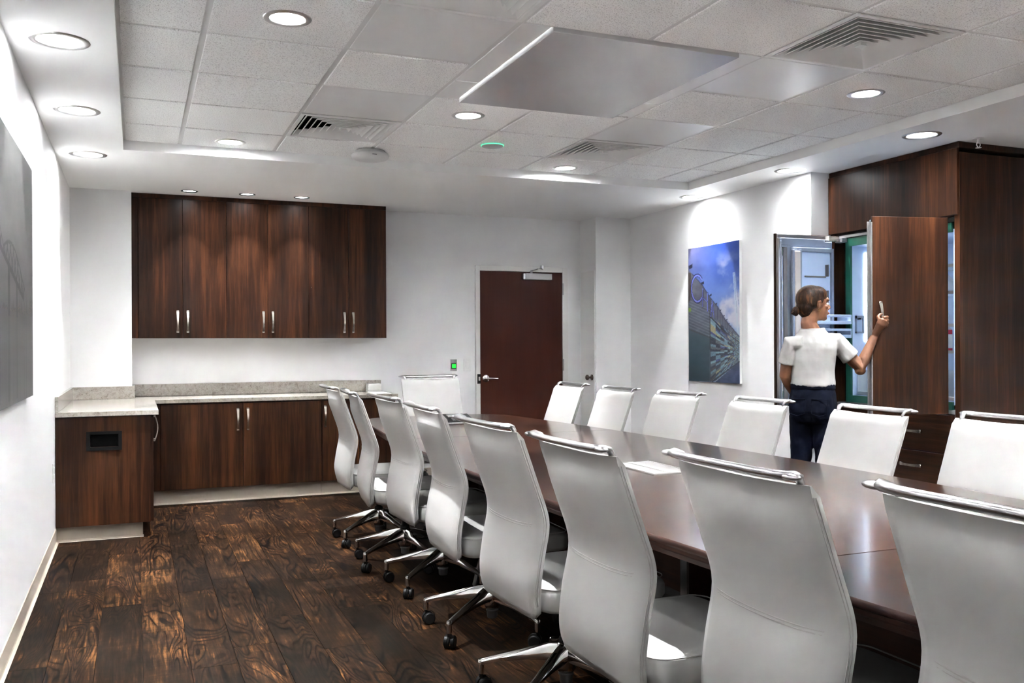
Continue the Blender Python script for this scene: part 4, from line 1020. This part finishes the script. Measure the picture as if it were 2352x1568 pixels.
# face details
eye_w = plain('eye_white', (.8, .78, .76, 1), .2); eye_i = plain('iris_brown', (.06, .035, .02, 1), .2)
for s in (-1, 1):
    e_ = MB().ell((.074, s*.032, -.001), (.011, .013, .010), 14, 10, HM).build('eye', eye_w, body, smooth=True)
    MB().ell((.0825, s*.0325, -.001), (.004, .0055, .0055), 10, 8, HM).build('iris', eye_i, e_, smooth=True)
    MB().tube([H((.090, s*.018, .020)), H((.086, s*.034, .025)), H((.072, s*.05, .019))], [.003, .0035, .002], 6).build('eyebrow', HAIR, body, smooth=True)
    MB().tube([H((.086, s*.022, .006)), H((.085, s*.034, .009)), H((.076, s*.045, .003))], [.0015, .0025, .0015], 6).build('eyelash', eye_i, body)
MB().ell((.0945, 0, -.0575), (.007, .018, .0085), 12, 8, HM).build('lips', plain('lips', lin(176, 100, 92), .4), body, smooth=True)
MB().lathe([(.007, -.0015), (.0085, 0), (.007, .0015), (.0055, 0), (.007, -.0015)], n=16, axis='y', c=(-.002, -.080, -.042), M=HM).build('earring', plain('gold', (.8, .55, .2, 1), .2, 1), body, smooth=True)
# hair: cap, nape and low bun
Hh = MB()
Hh.ell((-.024, 0, .034), (.093, .083, .088), 28, 18, HM); Hh.ell((.012, 0, .058), (.072, .074, .058), 24, 14, HM)
Hh.ell((-.062, 0, -.02), (.05, .066, .06), 18, 12, HM); Hh.ell((-.03, 0, .0), (.05, .0805, .045), 18, 12, HM); Hh.ell((-.055, 0, -.06), (.035, .045, .03), 14, 10, HM)
ho = Hh.build('hair', HAIR, body, smooth=True); remesh(ho, .005, 3)
bu = MB()
for q in range(3):
    pts = [HM @ (Vector((-.128, 0, -.045))+Vector((math.cos(a)*.006*q, math.sin(a)*.018, math.cos(a)*.018)).lerp(Vector((0, 0, 0)), .15*q)+Vector((-.006*q+.006, 0, 0))) for a in [k*2*PI/14 for k in range(15)]]
    bu.tube(pts, .0135-.002*q, 10)
bu.ell((-.124, 0, -.045), (.024, .026, .026), 14, 10, HM)
MB_ = bu.build('hair_bun', HAIR, body, smooth=True)
# t-shirt
T = MB()
T.loft([ring((0, .01, z), rx, ry, TY, 24, 2.3) for z, rx, ry in ((1.015, .132, .105), (1.03, .137, .108), (1.07, .133, .104), (1.12, .132, .103), (1.18, .138, .106), (1.25, .147, .105), (1.29, .146, .097), (1.325, .122, .083), (1.355, .090, .07), (1.378, .072, .064))])
def sleeve(a, b, r0, r1, t1):
    a, b = Vector(a), Vector(b); T.tube([a+Vector((-a.x*.5, 0, .0)), a, a.lerp(b, t1*.5), a.lerp(b, t1*.97), a.lerp(b, t1)], [r0*.95, r0, (r0+r1)/2, r1, r1*1.03], 18)
sleeve(SR, ER, .058, .058, .60); sleeve(SL, EL, .054, .055, .62)
ts = T.build('t_shirt', SHIRT, PW_, smooth=True); remesh(ts, .005, 5); folds(ts, .085, .011, 'shirt_folds')
MB().tube([(p[0], p[1], p[2]+.004*math.sin(k/24*2*PI)) for k, p in enumerate(ring((0, .012, 1.378), .071, .062, TY, 24)+[ring((0, .012, 1.378), .071, .062, TY, 24)[0]])], .0055, 8).build('neck_rib', SHIRT, ts, smooth=True)
# jeans
J = MB()
J.loft([ring((0, .01, z), rx, ry, TY, 24, 2.4) for z, rx, ry in ((1.045, .124, .096), (1.03, .130, .100), (.98, .137, .108), (.92, .146, .118), (.86, .148, .120), (.82, .140, .112), (.79, .12, .10))])
cT, sT = math.cos(TY), math.sin(TY)
for s in (-1, 1):
    def lp(x, y, z): return (x*cT-y*sT, x*sT+y*cT+.01, z)
    J.tube([lp(s*.066, 0, .86), lp(s*.070, .0, .78), lp(s*.074, .005, .60), lp(s*.078, .0, .47), lp(s*.080, -.005, .30), lp(s*.082, -.01, .075)], [.078, .080, .067, .055, .054, .052], 18)
    J.ell(lp(s*.062, -.055, .88), (.068, .062, .075))
jo = J.build('jeans', JEAN, PW_, smooth=True); remesh(jo, .006, 4); folds(jo, .07, .012, 'jean_folds')
wb = ring((0, .01, 1.028), .1335, .1035, TY, 28, 2.4); MB().loft([[(p[0]*k, (p[1]-.01)*k+.01, z) for p in wb] for k, z in ((1.0, .998), (1.012, 1.0), (1.012, 1.03), (1.0, 1.032))]).build('waistband', JEAN, jo, smooth=True)
for s in (-1, 1):
    x, y, _ = (s*.068, -.118, 0); q = [lp(x-.05, y+.004, .94), lp(x+.05, y+.004, .94), lp(x+.046, y-.002, .85), lp(x, y-.004, .835), lp(x-.046, y-.002, .85)]
    MB().tube(q+[q[0]], .0025, 6).build('pocket_seam', JEAN, jo)
for s in (-1, 1):
    sm = MB(); cx, cy, _ = lp(s*.084, .03, 0)
    rings_ = []
    for yy, w, h in ((-.08, .026, .05), (-.06, .036, .075), (-.01, .038, .08), (.06, .042, .06), (.12, .043, .045), (.16, .030, .03), (.172, .012, .018)):
        rings_.append([(cx+w*math.cos(a)*cT-yy*sT, cy+w*math.cos(a)*sT+yy*cT, max(0.0008, h*.5+h*.5*math.sin(a))) for a in [k*2*PI/16 for k in range(16)]])
    sm.loft(rings_).build('shoe', BLACK, PW_, smooth=True)
